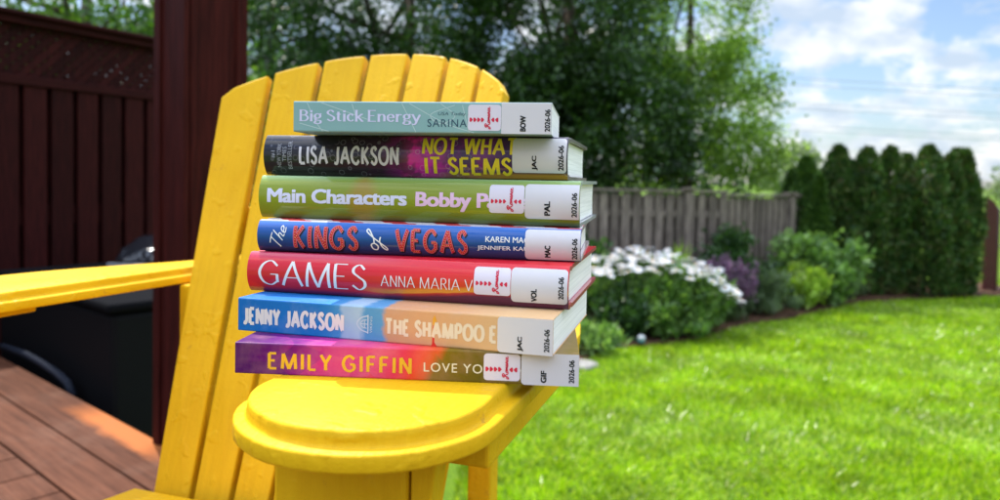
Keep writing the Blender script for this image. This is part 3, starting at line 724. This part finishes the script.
z_k = z; red = ink('marquee_red_ink', (.52, .015, .03)); rim = ink('rose_rim_ink', (.62, .16, .20)); drk = ink('deep_shadow_ink', (.012, .008, .02)); bulb = ink('bulb_yellow_ink', (.80, .55, .16))
for word, p0, p1, za, zb in (('KINGS', 294.5, 359.5, .09, .90), ('VEGAS', 395.5, 468.5, .10, .88)):
    v, f, d = pen_text(word, .26, .15, 0, .34, .12); bx = ((v[:, 0].min(), -.1), (v[:, 0].max(), 1.1)); sc = np.array([1, 1, .2])
    kings.place('letter_shadow', v * sc, f, drk, kings.u(p0 + 1.2), kings.u(p1 + 1.2), za - .045, zb - .045, .00008, None, False, bx)
    v2, f2, _ = pen_text(word, .26, .15, 0, .34); kings.place('letter_rim', v2 * sc, f2, rim, kings.u(p0), kings.u(p1), za, zb, .00016, None, False, bx)
    v2, f2, _ = pen_text(word, .17, .095, 0, .34); kings.place('title_lettering', v2 * sc, f2, red, kings.u(p0), kings.u(p1), za, zb, .00024, None, False, bx)
    V, F = [], []
    for q in d:
        b0 = len(V); V += [(q[0] + .028 * math.cos(k * math.pi / 3), q[1] + .018 * math.sin(k * math.pi / 3), 0) for k in range(6)]; F.append(tuple(range(b0, b0 + 6)))
    kings.place('bulb_dots', V, F, bulb, kings.u(p0), kings.u(p1), za, zb, .00032, None, False, bx)
def script(book, name, lines, mat, p0, p1, z0, z1, w=.07):
    V, F = [], []
    for i, q in enumerate(lines): pen(smooth_line(q, 6), w, w, i * .00001, V, F)
    book.place(name, V, F, mat, book.u(p0), book.u(p1), z0, z1, .00014)
white = ink('bright_white_ink', (.80, .80, .78))
def turned(lines, deg):
    c, q = math.cos(R(deg)), math.sin(R(deg)); return [[(x * c - y * q, x * q + y * c) for x, y in l] for l in lines]
script(kings, 'script_lettering', turned([[(-.05, .92), (.25, .98), (.62, 1.02)], [(.34, .97), (.25, .5), (.16, 0)], [(.78, 1.02), (.69, .5), (.60, 0)], [(.63, .2), (.76, .44), (.90, .40), (.86, .06), (1.02, .02)],
    [(1.04, .16), (1.30, .26), (1.36, .42), (1.20, .48), (1.08, .28), (1.14, .02), (1.42, .12)]], 64), white, 271, 287.5, .16, .84, .075)
script(kings, 'script_lettering', turned([[(.16, .42), (.0, .22), (.08, .02), (.28, .08), (.32, .32), (.16, .42)], [(.32, .34), (.55, .52), (.80, .92), (.82, 1.08), (.68, 1.02), (.58, .55), (.46, -.30), (.34, -.42), (.36, -.15), (.56, .14), (.82, .26)]], 58), white, 367, 389, .16, .82, .07)
kings.text('author_lettering', 'KAREN MACK', white, 486, 535, .53, .70, .014); kings.text('author_lettering', 'JENNIFER KAUFMAN', white, 478, 551, .26, .42, .014)
kings.label('MAC', 525.5, 580.6, .045, .94, 548, .12, 575, .09, (0, 1, 1, 0), .36, .62)
z += .0228
# --- olive hardback
t = NT('olive_jacket_print'); X, Y, Z = t.sepobj(); zf = t.math('DIVIDE', Z, .0319)
c = t.ramp(zf, [(0, (.13, .16, .035)), (.06, (.15, .19, .05)), (.12, (.20, .23, .012)), (.85, (.25, .31, .014)), (.94, (.26, .38, .10)), (1, (.30, .46, .22))])
dx = t.math('SUBTRACT', X, .082); blob_ = t.ramp(t.math('ADD', t.math('ABSOLUTE', t.math('MULTIPLY', dx, 55.)), t.math('ABSOLUTE', t.math('SUBTRACT', zf, .45))), [(.5, .55), (1.1, 0.)])
c = t.mix(blob_, c, (.42, .20, .03)); t.color(c); mylar(t)
M['edge_grey'] = flat_mat('grey_board_edge', (.55, .56, .56), .35, .4, .7)
main = Book('olive green hardback with lilac lettering, third from the top of the stack', .0543, .4899, 11.7, .0319, .2378, .150, z, t.m, True, .0066, M['edge_grey']).span(260, 580.3)
main.text('title_lettering', 'Main Characters', ink('lilac_ink', (.66, .66, .84)), 268.5, 408, .37, .70, .036, space=.95)
main.text('author_lettering', 'Bobby Palmer', ink('pink_ink', (.76, .50, .70)), 416.5, 541, .27, .69, .036, space=.95)
main.romance(490, 525, .27, .88); main.label('PAL', 525.6, 579.8, .165, .91, 548, .24, 575, .22, (0, 1, 1, 0), .31, .52)
z += .0319
# --- black and magenta hardback
t = NT('droplet_jacket_print'); X, Y, Z = t.sepobj(); xf = t.math('DIVIDE', X, .2305); zf = t.math('DIVIDE', Z, .0307)
pos = t.math('ADD', xf, t.math('MULTIPLY', t.math('SUBTRACT', t.noise(50, 4), .5), .06))
c = t.ramp(pos, [(0, (.010, .009, .014)), (.25, (.016, .008, .016)), (.40, (.03, .008, .03)), (.46, (.16, .01, .12)), (.50, (.66, .02, .30)), (.57, (.52, .02, .36)), (.64, (.10, .012, .14)), (.72, (.22, .016, .20)), (.80, (.05, .01, .08)), (1, (.02, .008, .03))])
c = t.mix(t.ramp(t.noise(75, 3), [(.48, 0.), (.58, .7)]), c, t.mix(t.ramp(xf, [(.48, 0.), (.56, 1.)]), (.012, .01, .016), (.03, .03, .08)))
low = t.math('MULTIPLY', t.ramp(zf, [(.10, 1.), (.17, 0.)]), t.ramp(xf, [(.55, 0.), (.75, 1.)])); c = t.mix(t.math('MULTIPLY', low, .8), c, (.55, .26, .02))
vo = t.new('ShaderNodeTexVoronoi', feature='F1'); vo.inputs['Scale'].default_value = 150; t.l.new(t.obj(), vo.inputs['Vector'])
on = t.ramp(t.noise(24, 2), [(.46, 0.), (.52, 1.)]); rg = t.ramp(vo.outputs['Distance'], [(.26, 0.), (.31, .9), (.36, 0.)]); 
c = t.mix(t.math('MULTIPLY', on, t.math('MULTIPLY', rg, .30)), c, (.55, .5, .62)); t.color(c); mylar(t)
lisa = Book('dark hardback with magenta and yellow lettering and printed droplets, second from the top', .0467, .5037, 11.6, .0307, .2305, .152, z, t.m, True, .0066, flat_mat('dark_board_edge', (.16, .11, .12), .35, .4, .7)).span(265.3, 568)
lisa.pen('author_lettering', 'LISA JACKSON', ink('lavender_white_ink', (.70, .66, .74)), 300.5, 400, .27, .74, .25, .17, 0, .27)
yl = ink('acid_yellow_ink', (.78, .60, .03)); lisa.pen('title_lettering', 'NOT WHAT', yl, 423, 516, .54, .96, .23, .16, 0, .24); lisa.pen('title_lettering', 'IT SEEMS', yl, 425.5, 513, .08, .50, .23, .16, 0, .24)
dim = ink('dim_grey_ink', (.30, .30, .34))
for tx, px, h0, h1 in (('#1', 275, .42, .60), ('NEW YORK', 280.7, .20, .78), ('TIMES', 286, .34, .70), ('BESTSELLER', 291.3, .16, .84)):
    lisa.text('blurb_lettering', tx, dim, px - 2, px + 2, h0, h1, 0, rot=True)
lisa.label('JAC', 513, 567, .16, .955, 535.5, .22, 561.5, .22, (1, 1, 1, 1), .33, .57)
z += .0307
# --- slim teal paperback on top
t = NT('teal_cover_print'); c = t.ramp(t.noise(12, 3), [(.3, (.20, .36, .37)), (.7, (.25, .42, .41))]); t.color(c); t.set(.4, .4)
stick = Book('small pale teal paperback with lilac lettering, topmost of the stack', .0334, .4843, 7.3, .0212, .1805, .112, z, t.m, False, board=flat_mat('white_card_edge', (.80, .80, .80), .5)).span(293.7, 551.5)
LN = ink('thin_line_ink', (.45, .58, .58))
for q in ([(.02, .28), (.14, .02)], [(.11, .95), (.30, .42)], [(.05, .95), (.085, .35), (.115, .02)], [(.235, .92), (.25, .55)], [(.44, .95), (.50, .02)], [(.47, .95), (.62, .32), (.74, .02)], [(.60, .95), (.66, .55), (.60, .3), (.56, .6), (.66, .9)], [(.69, .9), (.72, .02)]):
    V, F = [], []; pen(smooth_line([(a, b * .12) for a, b in q], 6), .0028, .0028, 0, V, F)
    x = [p[0] for p in V]; y = [p[1] / .12 for p in V]; u0, u1 = (stick.u(295 + 255 * .95 * k) for k in (min(x), max(x)))
    stick.place('line_drawing', V, F, LN, u0, u1, min(y), max(y), .00006)
stick.pen('title_lettering', 'Big Stick Energy', ink('lilac_title_ink', (.62, .60, .82)), 299.5, 421, .36, .71, .17, .075, .10, .13)
nv = ink('slate_navy_ink', (.03, .07, .11)); stick.text('blurb_lettering', 'USA Today Best', nv, 438, 478, .54, .68, 0, shear=.15); stick.text('author_lettering', 'SARINA BOWEN', nv, 427.5, 513, .20, .45, .004, space=1.15)
stick.romance(468, 501, .09, .92); stick.label('BOW', 501.3, 551.3, .0, .985, 523, .08, 547.5, .08, (0, 0, 0, 0), .50, .70)

# ------------------------------------------------------------------ grey garden fence
def grey_fence(p0, p1, h, label, gap=.012, posts=()):
    a, b = Vector((*p0, 0)), Vector((*p1, 0)); L = (b - a).length; o = empty('wooden_fence', a, math.atan2(b.y - a.y, b.x - a.x), label, 'fence')
    bm = bmesh.new(); x = 0
    while x < L - .05:
        w = random.uniform(.098, .112); dz = random.uniform(-.012, .012); box(bm, (x, -.012 + random.uniform(0, .006), .05), (min(x + w, L), .012, h + dz), .004); x += w + gap
    bmobj('board_panel', bm, M['greywood'], o)
    bm = bmesh.new(); x = .06
    while x < L - .1: box(bm, (x, .085, .05), (x + .135, .103, h - .04), .004); x += .141
    bmobj('back_board_panel', bm, M['greywood'], o)
    for zz in (.3, h - .3):
        bm = bmesh.new(); box(bm, (0, .0125, zz), (L, .05, zz + .08)); bmobj('rail', bm, M['greywood'], o)
    bm = bmesh.new(); box(bm, (0, -.05, h + .016), (L, .05, h + .045), .004); bmobj('cap_rail', bm, M['greywood'], o)
    for x in posts:
        bm = bmesh.new(); box(bm, (x - .055, -.07, 0), (x + .055, -.013, h + .01), .004); box(bm, (x - .075, -.09, h + .048), (x + .075, .075, h + .075), .006); bmobj('fence_post', bm, M['greywood'], o)
    return o
grey_fence((-2.6, 8.75), (2.95, 9.35), 1.47, 'tall weathered grey board fence under the leafy trees behind the white daisies', .040, (.3, 2.7, 5.05))
grey_fence((3.0, 9.75), (6.2, 11.9), 1.42, 'lower stretch of weathered grey fence running behind the cedar hedge', .036, (1.5,))

# ------------------------------------------------------------------ trees
def limbs(base, top, r0, targets, n_t=10):
    base = Vector(base); top = Vector(top); items = []
    mid = (base + top) / 2 + Vector((random.uniform(-.1, .1), random.uniform(-.1, .1), 0))
    items.append(([base, mid, top], [r0, r0 * .75, r0 * .4]))
    for q in random.sample(list(targets), min(n_t, len(targets))):
        q = Vector(q); k = random.uniform(.3, 1.0); s = base.lerp(top, k); m = s.lerp(q, .5) + Vector((random.uniform(-.15, .15), random.uniform(-.15, .15), .12))
        items.append(([s, m, q], [r0 * .32, r0 * .2, r0 * .06]))
    return items
def tree(name, base, trunk_top, r0, blobs, size, mat, label, cat='tree', group=None, asp=.55, nl=14):
    b = Vector((*base, 0)); o = empty(name, b, 0, label, cat, group); P, T = [], []
    for (c, r, n, k, sig) in blobs:
        p, cl = blob(np.array(c) - np.array(b), r, n, k, sig); P.append(p); T += [tuple(x) for x in cl]
    P = np.concatenate(P); P = P[P[:, 2] > .15]
    tubes_obj('trunk', limbs((0, 0, 0), Vector(trunk_top) - b, r0, T, nl), M['bark'], o)
    quads('crown', leaves(P, size, asp), mat, o); return o
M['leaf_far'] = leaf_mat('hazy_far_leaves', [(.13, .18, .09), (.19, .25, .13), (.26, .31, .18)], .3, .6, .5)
M['leaf_dark'] = leaf_mat('dark_leaves', [(.014, .040, .010), (.030, .072, .015), (.06, .12, .022)], .30, .35, .8)
M['leaf_mid'] = leaf_mat('mid_leaves', [(.03, .075, .014), (.055, .12, .02), (.10, .17, .03)], .42, .4, .8)
M['leaf_light'] = leaf_mat('light_leaves', [(.10, .18, .03), (.18, .28, .05), (.32, .42, .12)], .5, .4, .9)
tree('maple_tree', (-1.6, 11.6), (-1.5, 11.7, 4.6), .17, [((-1.9, 11.8, 4.2), (2.3, 1.6, 2.1), 25000, 90, .135), ((-.9, 11.6, 2.6), (2.4, 1.3, 1.3), 19000, 50, .15), ((-3.4, 11.8, 2.4), (1.4, 1.2, 1.3), 8000, 30, .17)], .095, M['leaf_dark'],
     'broad dark green tree with sky glinting through behind the chair back')
tree('oak_tree', (1.1, 11.2), (1.0, 11.4, 4.8), .18, [((.8, 11.6, 4.3), (1.7, 1.5, 2.3), 27000, 66, .16), ((1.5, 11.1, 2.5), (1.5, 1.2, 1.3), 20000, 44, .17)], .095, M['leaf_dark'],
     'dense dark tree right of the chair back, above the grey fence')
tree('ash_tree', (3.25, 12.4), (3.2, 12.5, 5.6), .10, [((3.15, 12.5, 4.4), (1.15, 1.1, 2.3), 8600, 66, .125), ((3.5, 12.4, 2.9), (1.2, 1.0, 1.1), 6800, 44, .15), ((2.5, 12.5, 3.0), (1.0, .9, 1.4), 5200, 34, .15), ((4.1, 12.6, 2.2), (.75, .8, .65), 2600, 20, .2), ((2.9, 12.5, 6.0), (1.5, 1.0, .9), 3200, 30, .2)], .088, M['leaf_light'],
     'slender light green tree with airy foliage left of the open sky')
tree('birch_tree', (-5.3, 8.6), (-5.0, 8.8, 4.2), .12, [((-5.2, 8.8, 3.85), (1.5, 1.1, 1.0), 2000, 34, .16), ((-6.6, 8.9, 3.5), (1.1, 1.0, 1.1), 1800, 22, .2), ((-4.9, 8.8, 2.75), (2.2, .8, .75), 3600, 26, .2)], .11, M['leaf_mid'],
     'green tree with bare limbs showing above the maroon lattice fence')
tree('poplar_tree', (-4.1, 12.8), (-4.1, 13.0, 4.8), .15, [((-4.3, 13.0, 3.9), (1.7, 1.1, 1.9), 10500, 50, .17), ((-3.7, 13.2, 2.4), (2.2, 1.0, 1.2), 11000, 38, .2)], .105, M['leaf_dark'],
     'dark tree further off between the maroon post and the chair back')
# far tree line
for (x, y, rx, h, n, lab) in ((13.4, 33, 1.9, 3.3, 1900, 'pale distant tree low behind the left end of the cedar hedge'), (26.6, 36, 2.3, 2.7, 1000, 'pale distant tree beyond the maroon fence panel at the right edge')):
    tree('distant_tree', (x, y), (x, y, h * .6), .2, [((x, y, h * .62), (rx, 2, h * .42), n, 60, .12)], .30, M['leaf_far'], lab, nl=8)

hd = empty('hedge', (-.4, 14.6, 0), 0, 'dark leafy hedge filling in under the trees beyond the grey fence', 'hedge')
n = 9000; P = np.stack([rng.uniform(-7.5, 5.6, n), rng.normal(0, .35, n), 2.15 * rng.uniform(0, 1, n) ** .8], 1); P[:, 2] += .22 * np.sin(P[:, 0] * 1.9) * P[:, 2] / 2 + .15 * np.sin(P[:, 0] * 4.3 + 1) * P[:, 2] / 2
quads('foliage', leaves(P, .16, .55), M['leaf_dark'], hd)
tubes_obj('stem', [([(x, 0, 0), (x + .05, .05, .8), (x, 0, 1.6)], [.03, .02, .008]) for x in np.arange(-7, 5.6, .7)], M['bark'], hd, 5)
# cedar hedge
M['cedar'] = leaf_mat('cedar_sprays', [(.014, .045, .008), (.032, .085, .013), (.08, .155, .026), (.10, .085, .03)], .15, .6, 3.0)
M['cedar_light'] = leaf_mat('young_cedar_sprays', [(.022, .065, .010), (.05, .115, .016), (.12, .21, .03)], .22, .6, 3.0)
def cedar(x, y, h, r, label, mat, n=7500, power=2.6):
    o = empty('cedar', (x, y, 0), random.uniform(0, 6), label, 'cedar', 'cedars of the hedge')
    zf = rng.uniform(0, 1, n) ** .85; th = rng.uniform(0, 2 * np.pi, n); ph = rng.uniform(0, 6.28, 6)
    prof = np.minimum(1, np.clip((1 - zf) / (1 / power), 0, 1) ** .72) * (.84 + .16 * np.minimum(1, zf * 5))
    lump = 1 + .14 * np.sin(3 * th + 7 * zf + ph[0]) + .11 * np.sin(5 * th - 13 * zf + ph[1]) + .09 * np.sin(2 * th + 23 * zf + ph[2])
    rr = 1.06 * r * prof * lump * (1.10 - .45 * rng.uniform(size=n) ** 1.5) + .012
    P = np.stack([np.cos(th) * rr, np.sin(th) * rr, .03 + zf * (h - .06)], 1)
    ax = np.stack([np.cos(th) * .55, np.sin(th) * .55, np.full(n, 1.3)], 1)
    quads('crown', leaves(P, .08, .40, ax, .85), mat, o)
    # leader shoots on the tip
    tubes_obj('trunk', [([(0, 0, 0), (.01, 0, h * .5), (0, 0, h * .93)], [.04, .028, .006])], M['bark'], o, 6); return o
CED = [(793, 172, .22, 11.0, 1, 'dark pointed cedar half hidden at the end of the grey fence'), (807, 159.5, .36, 10.9, 1, 'spreading fresh green cedar near the left end of the hedge'), (819, 178, .17, 10.6, 1, 'lowest pointed fresh green cedar, in front of the spreading one'),
       (839, 148, .235, 10.8, 0, 'narrow cedar standing apart, with open gaps on both sides'), (868, 150, .26, 10.6, 0, 'broad flat topped cedar right of the gap in the hedge'),
       (891, 149, .24, 10.65, 0, 'broad rounded cedar shoulder to shoulder with the flat topped one'), (908, 156, .17, 11.0, 0, 'shorter cedar set back in the dip between two taller ones'),
       (929, 148, .27, 10.55, 0, 'widest cedar, with a single pointed tip, right of the dip'), (951, 156.5, .21, 10.6, 0, 'shorter cedar between the widest pointed one and the last two'),
       (957, 151, .20, 11.1, 0, 'tall cedar partly hidden behind the shorter one near the right end'), (966, 152, .19, 10.75, 0, 'last cedar at the right end of the hedge beside the maroon panel')]
for (px, py, r, D, k, lab) in CED:
    a = px - 500; b = py - 205; u_ = (a * .99982 + b * .0192) / 722; v_ = (-a * .0192 + b * .99982) / 722      # photo reading turned into a position on the lawn
    ky = math.cos(R(2)) - v_ * math.sin(R(2)); kz = -math.sin(R(2)) - v_ * math.cos(R(2))
    cedar(u_ / ky * D, D, EYE + kz / ky * D + .03, r, lab, M['cedar_light'] if k else M['cedar'], 8500 if r > .3 else 7000, 1.6 if k else 2.9 + random.uniform(-.5, .9))

# ------------------------------------------------------------------ border plants
def shrub(name, x, y, r, h, n, size, mat, label, clumps=22, asp=.5, sig=.2, up=.5, cat='shrub', zc=.5):
    o = empty(name, (x, y, .03), 0, label, cat)
    p, cl = blob((0, 0, h * zc), (r, r * .8, h * (1 - zc) * .95), n, clumps, sig, .35, .03)
    quads('foliage', leaves(p, size, asp, np.array([[0, 0, up]])), mat, o)
    tubes_obj('stem', [([(0, 0, 0), (q[0] * .3, q[1] * .3, q[2] * .5), tuple(q)], [.012, .009, .004]) for q in cl[:12]], M['bark'], o, 5); return o
M['bush_dark'] = leaf_mat('dark_bush_leaves', [(.012, .04, .010), (.03, .075, .016), (.06, .12, .03)], .25, .4, 3)
M['bush_mid'] = leaf_mat('fresh_bush_leaves', [(.08, .16, .04), (.15, .26, .07), (.27, .40, .13)], .4, .4, 3)
M['bush_lime'] = leaf_mat('lime_leaves', [(.18, .28, .03), (.28, .42, .05), (.42, .55, .10)], .45, .4, 3)
M['bush_grey'] = leaf_mat('grey_green_leaves', [(.07, .11, .05), (.12, .18, .085), (.19, .25, .13)], .3, .6, 3)
M['daisy_leaf'] = leaf_mat('daisy_leaves', [(.04, .10, .018), (.095, .19, .035), (.21, .33, .08)], .35, .4, 4)
shrub('dark_shrub', 2.95, 9.0, .46, .95, 4200, .075, M['bush_dark'], 'dark round shrub against the grey fence behind the purple flowers')
shrub('dark_shrub', 1.0, 8.3, .5, .95, 3800, .09, M['bush_dark'], 'dark leafy shrub in shade beside the books, left of the daisies', up=1)
shrub('dark_shrub', 1.25, 7.35, .34, .42, 2600, .08, M['bush_dark'], 'low dark foliage at the left foot of the daisies', up=.6)
shrub('hydrangea', 4.35, 9.75, .55, .92, 5200, .10, M['bush_mid'], 'large fresh green shrub in front of the cedar hedge', asp=.65)
shrub('spirea', 3.88, 9.25, .33, .52, 2600, .07, M['bush_lime'], 'small yellow lime shrub glowing in front of the large fresh green one')
shrub('lavender', 3.30, 8.75, .36, .42, 3400, .10, M['bush_grey'], 'feathery grey green clump at the lawn edge right of the purple flowers', asp=.14, up=1.6)
shrub('sage', 4.95, 10.15, .20, .36, 1500, .06, M['bush_grey'], 'tiny grey green tuft at the far end of the border', asp=.3, up=1)
shrub('hosta', 1.85, 7.3, .34, .36, 1900, .07, M['daisy_leaf'], 'green leafy clump at the lawn edge under the daisies', asp=.45, up=.8)
shrub('lily_clump', .90, 6.6, .22, .20, 800, .11, M['bush_mid'], 'yellow green strappy clump at the lawn edge right of the books', asp=.25, up=1.1)
shrub('lily_clump', 2.0, 8.15, .14, .88, 170, .22, M['bush_lime'], 'upright yellow green spiky leaves rising behind the daisies', asp=.10, up=2.2, zc=.6)

# white daisies
dz = empty('daisy_bush', (1.80, 7.75, .03), 0, 'wide mound of white daisies in front of the grey fence', 'flowers')
P = np.concatenate([blob((-.42, 0, .42), (.42, .36, .28), 3000, 26, .2, .3, .03)[0], blob((.1, 0, .38), (.45, .38, .27), 3200, 26, .2, .3, .03)[0], blob((.44, -.05, .30), (.30, .34, .26), 2400, 20, .2, .3, .03)[0]])
quads('foliage', leaves(P, .085, .3, np.array([[0, 0, .9]])), M['daisy_leaf'], dz)
M['petal'] = leaf_mat('white_petals', [(.72, .72, .74), (.80, .80, .80)], .25, .6, 3, (1, 1, 1)); M['disc'] = flat_mat('yellow_disc', (.60, .33, .02), .8)
def flower_mesh(r, n=14):
    V, F, I = [], [], []
    for k in range(n):
        a = 2 * math.pi * k / n; c, s = math.cos(a), math.sin(a); w = r * .20
        b = len(V); V += [(c * r * .15, s * r * .15, 0), (c * r * .65 - s * w, s * r * .65 + c * w, .006 + .001 * (k % 2)), (c * r, s * r, -.004), (c * r * .65 + s * w, s * r * .65 - c * w, .006 + .001 * (k % 2))]; F.append((b, b + 1, b + 2, b + 3)); I.append(0)
    b = len(V); V += [(math.cos(k * math.pi / 4) * r * .24, math.sin(k * math.pi / 4) * r * .24, .004) for k in range(8)] + [(0, 0, .013)]
    for k in range(8): F.append((b + k, b + (k + 1) % 8, b + 8)); I.append(1)
    return V, F, I
V, F, I = flower_mesh(.062); f0_ = pydata('flower', V, F, [M['petal'], M['disc']], dz, False, I); stems = []; fm = f0_.data; first = True
for k in range(98):
    for _ in range(30):
        x = random.uniform(-.82, .66); y = random.uniform(-.46, .3); top = .80 - .16 * (x + .15) ** 2 - .22 * max(0, x - .05) - .25 * max(0, -y) + random.uniform(-.05, .05)
        if all((x - a) ** 2 + (y - b) ** 2 > .0105 for a, b, _z in stems): break
    stems.append((x, y, top)); o = f0_ if first else f0_.copy()
    if not first: COL.objects.link(o); o.parent = dz
    first = False; o.location = (x, y, top); sc = random.uniform(.75, 1.15); o.scale = (sc, sc, sc); o.rotation_euler = (random.uniform(.05, .55), random.uniform(-.3, .3), random.uniform(0, 6))
VV, FF, II = [], [], []
for k in range(55):
    x = random.uniform(-.84, .70); y = random.uniform(-.48, .2); z_ = .81 - .16 * (x + .25) ** 2 - .24 * max(0, x - .05) - .25 * max(0, -y) - random.uniform(.0, .05)
    mm = Matrix.Translation((x, y, z_)) @ Matrix.Rotation(random.uniform(0, 6), 4, 'Z') @ Matrix.Rotation(random.uniform(.1, .6), 4, 'X') @ Matrix.Scale(random.uniform(.6, .95), 4)
    b0 = len(VV); VV += [tuple(mm @ Vector(p)) for p in V]; FF += [tuple(i + b0 for i in q) for q in F]; II += I
tag(pydata('flower_mass', VV, FF, [M['petal'], M['disc']], dz, False, II), kind='stuff')
tubes_obj('stem', [([(x * .8, y * .8, 0), (x * .95, y, z_ * .6), (x, y, z_ - .005)], [.004, .0035, .003]) for x, y, z_ in stems], M['daisy_leaf'], dz, 4)

# purple salvia
sv = empty('salvia', (2.66, 8.3, .03), 0, 'clump of hazy purple flower spikes right of the white daisies', 'flowers')
p, cl = blob((0, 0, .2), (.3, .26, .19), 2200, 20, .2, .3, .03); quads('foliage', leaves(p, .075, .35, np.array([[0, 0, .8]])), M['bush_grey'], sv)
M['purple'] = leaf_mat('purple_florets', [(.13, .06, .12), (.20, .10, .18), (.27, .17, .24)], .3, .6, 3, (1.2, .9, 1.3)); sp = []; PP = []
for k in range(52):
    a = random.uniform(0, 6.28); q = math.sqrt(random.random()); x, y = math.cos(a) * q * .25, math.sin(a) * q * .22; h = random.uniform(.50, .80) - .1 * q
    e = (x * 1.35, y * 1.35, h); sp.append(([(x, y, 0), e], [.004, .002]))
    m = 60; tt = rng.uniform(.5, 1, m)[:, None]; PP.append(np.array((x, y, 0)) + (np.array(e) - np.array((x, y, 0))) * tt + rng.normal(size=(m, 3)) * .010)
quads('flower_spikes', leaves(np.concatenate(PP), .036, .7), M['purple'], sv); tubes_obj('stem', sp, M['bush_grey'], sv, 4)

# stones and the little marker at the lawn edge
t = NT('pale_stone'); t.color(t.ramp(t.noise(20, 5), [(.3, (.20, .19, .17)), (.7, (.36, .34, .30))])); t.set(.9, .2); t.bump(t.noise(45, 5), .6, .02); M['stone'] = t.m
def stone(x, y, r, h, lab):
    bm = bmesh.new(); bmesh.ops.create_icosphere(bm, subdivisions=3, radius=1)
    ph = [random.uniform(0, 6) for _ in range(4)]
    for v in bm.verts:
        k = 1 + .10 * math.sin(3 * v.co.x + ph[0]) + .10 * math.sin(4 * v.co.y + ph[1]) + .05 * math.sin(7 * v.co.z + ph[2]); v.co = Vector((v.co.x * r * k, v.co.y * r * .75 * k, max(-.2, v.co.z) * h * k + h * .2))
    o = bmobj('garden_stone', bm, M['stone'], None, True); o.location = (x, y, 0); tag(o, lab, 'stone')
stone(.70, 6.10, .15, .07, 'flat pale stone on the lawn edge beside the lowest book')
pk = empty('garden_light', (1.40, 6.98, 0), 0, 'small white and teal marker standing at the lawn edge below the daisies', 'garden light')
tubes_obj('stake', [([(0, 0, 0), (0, 0, .07)], [.012, .012])], M['blackmetal'], pk)
tubes_obj('cap', [([(0, 0, .071), (0, 0, .10), (0, 0, .118)], [.038, .038, .014])], flat_mat('white_plastic', (.50, .52, .52), .5), pk, 12); tubes_obj('teal_band', [([(0, 0, .05), (0, 0, .070)], [.034, .039])], flat_mat('teal_plastic', (.03, .28, .30), .4), pk, 12)

# maroon fence panel and wire fence at the right edge
rp = empty('fence_panel', (7.50, 11.15, 0), R(10), 'narrow dark maroon panel with a rounded top at the end of the cedar hedge', 'fence panel')
bm = bmesh.new()
for k, (x0, x1, h0, h1) in enumerate(((0, .085, 1.47, 1.45), (.09, .175, 1.44, 1.38), (.18, .26, 1.36, 1.22))): prism(bm, [(x0, .04), (x1, .04), (x1, h1), ((x0 + x1) / 2, (h0 + h1) / 2 + .01), (x0, h0)], -.012, .012, lambda p, h: (p[0], h, p[1]))
M['red2'] = stain_wood('red_brown_stain', (.05, .008, .008), (.10, .016, .016), 2); bmobj('board_panel', bm, M['red2'], rp)
for zz in (.3, 1.0):
    bm = bmesh.new(); box(bm, (0, .013, zz), (.22, .05, zz + .08)); bmobj('rail', bm, M['red2'], rp)
wf = empty('wire_fence', (7.73, 11.2, 0), R(4), 'thin black wire mesh fence right of the maroon panel', 'fence')
tubes_obj('fence_post', [([(0, 0, 0), (0, 0, 1.3)], [.025, .025])], M['blackmetal'], wf); tubes_obj('rail', [([(0, 0, z_), (5, 0, z_)], [.015, .015]) for z_ in (.06, .72, 1.27)], M['blackmetal'], wf, 6)
tubes_obj('wire_mesh', [([(.06 * k, 0, .06), (.06 * k, 0, 1.27)], [.004, .004]) for k in range(1, 83)], M['blackmetal'], wf, 4)

# power lines
WL = [('uppermost power line crossing the open sky', 7.75), ('power line just under the uppermost one', 7.25), ('upper of the middle pair of power lines', 5.95), ('lower of the middle pair of power lines', 5.55),
      ('upper of the lowest pair of power lines', 4.30), ('lowest power line, nearest the cedar tops', 3.95)]
for lab, h in WL:
    pts = [(-20 + k * 9, 52 + .35 * k, EYE + h + 1.05 - .026 * (k * 9 - 40) - .9 * math.sin(math.pi * k / 12)) for k in range(13)]
    tag(tubes_obj('power_line', [(pts, [.022] * 13)], M['wire'], None, 5), lab, 'power line', 'power lines across the sky')
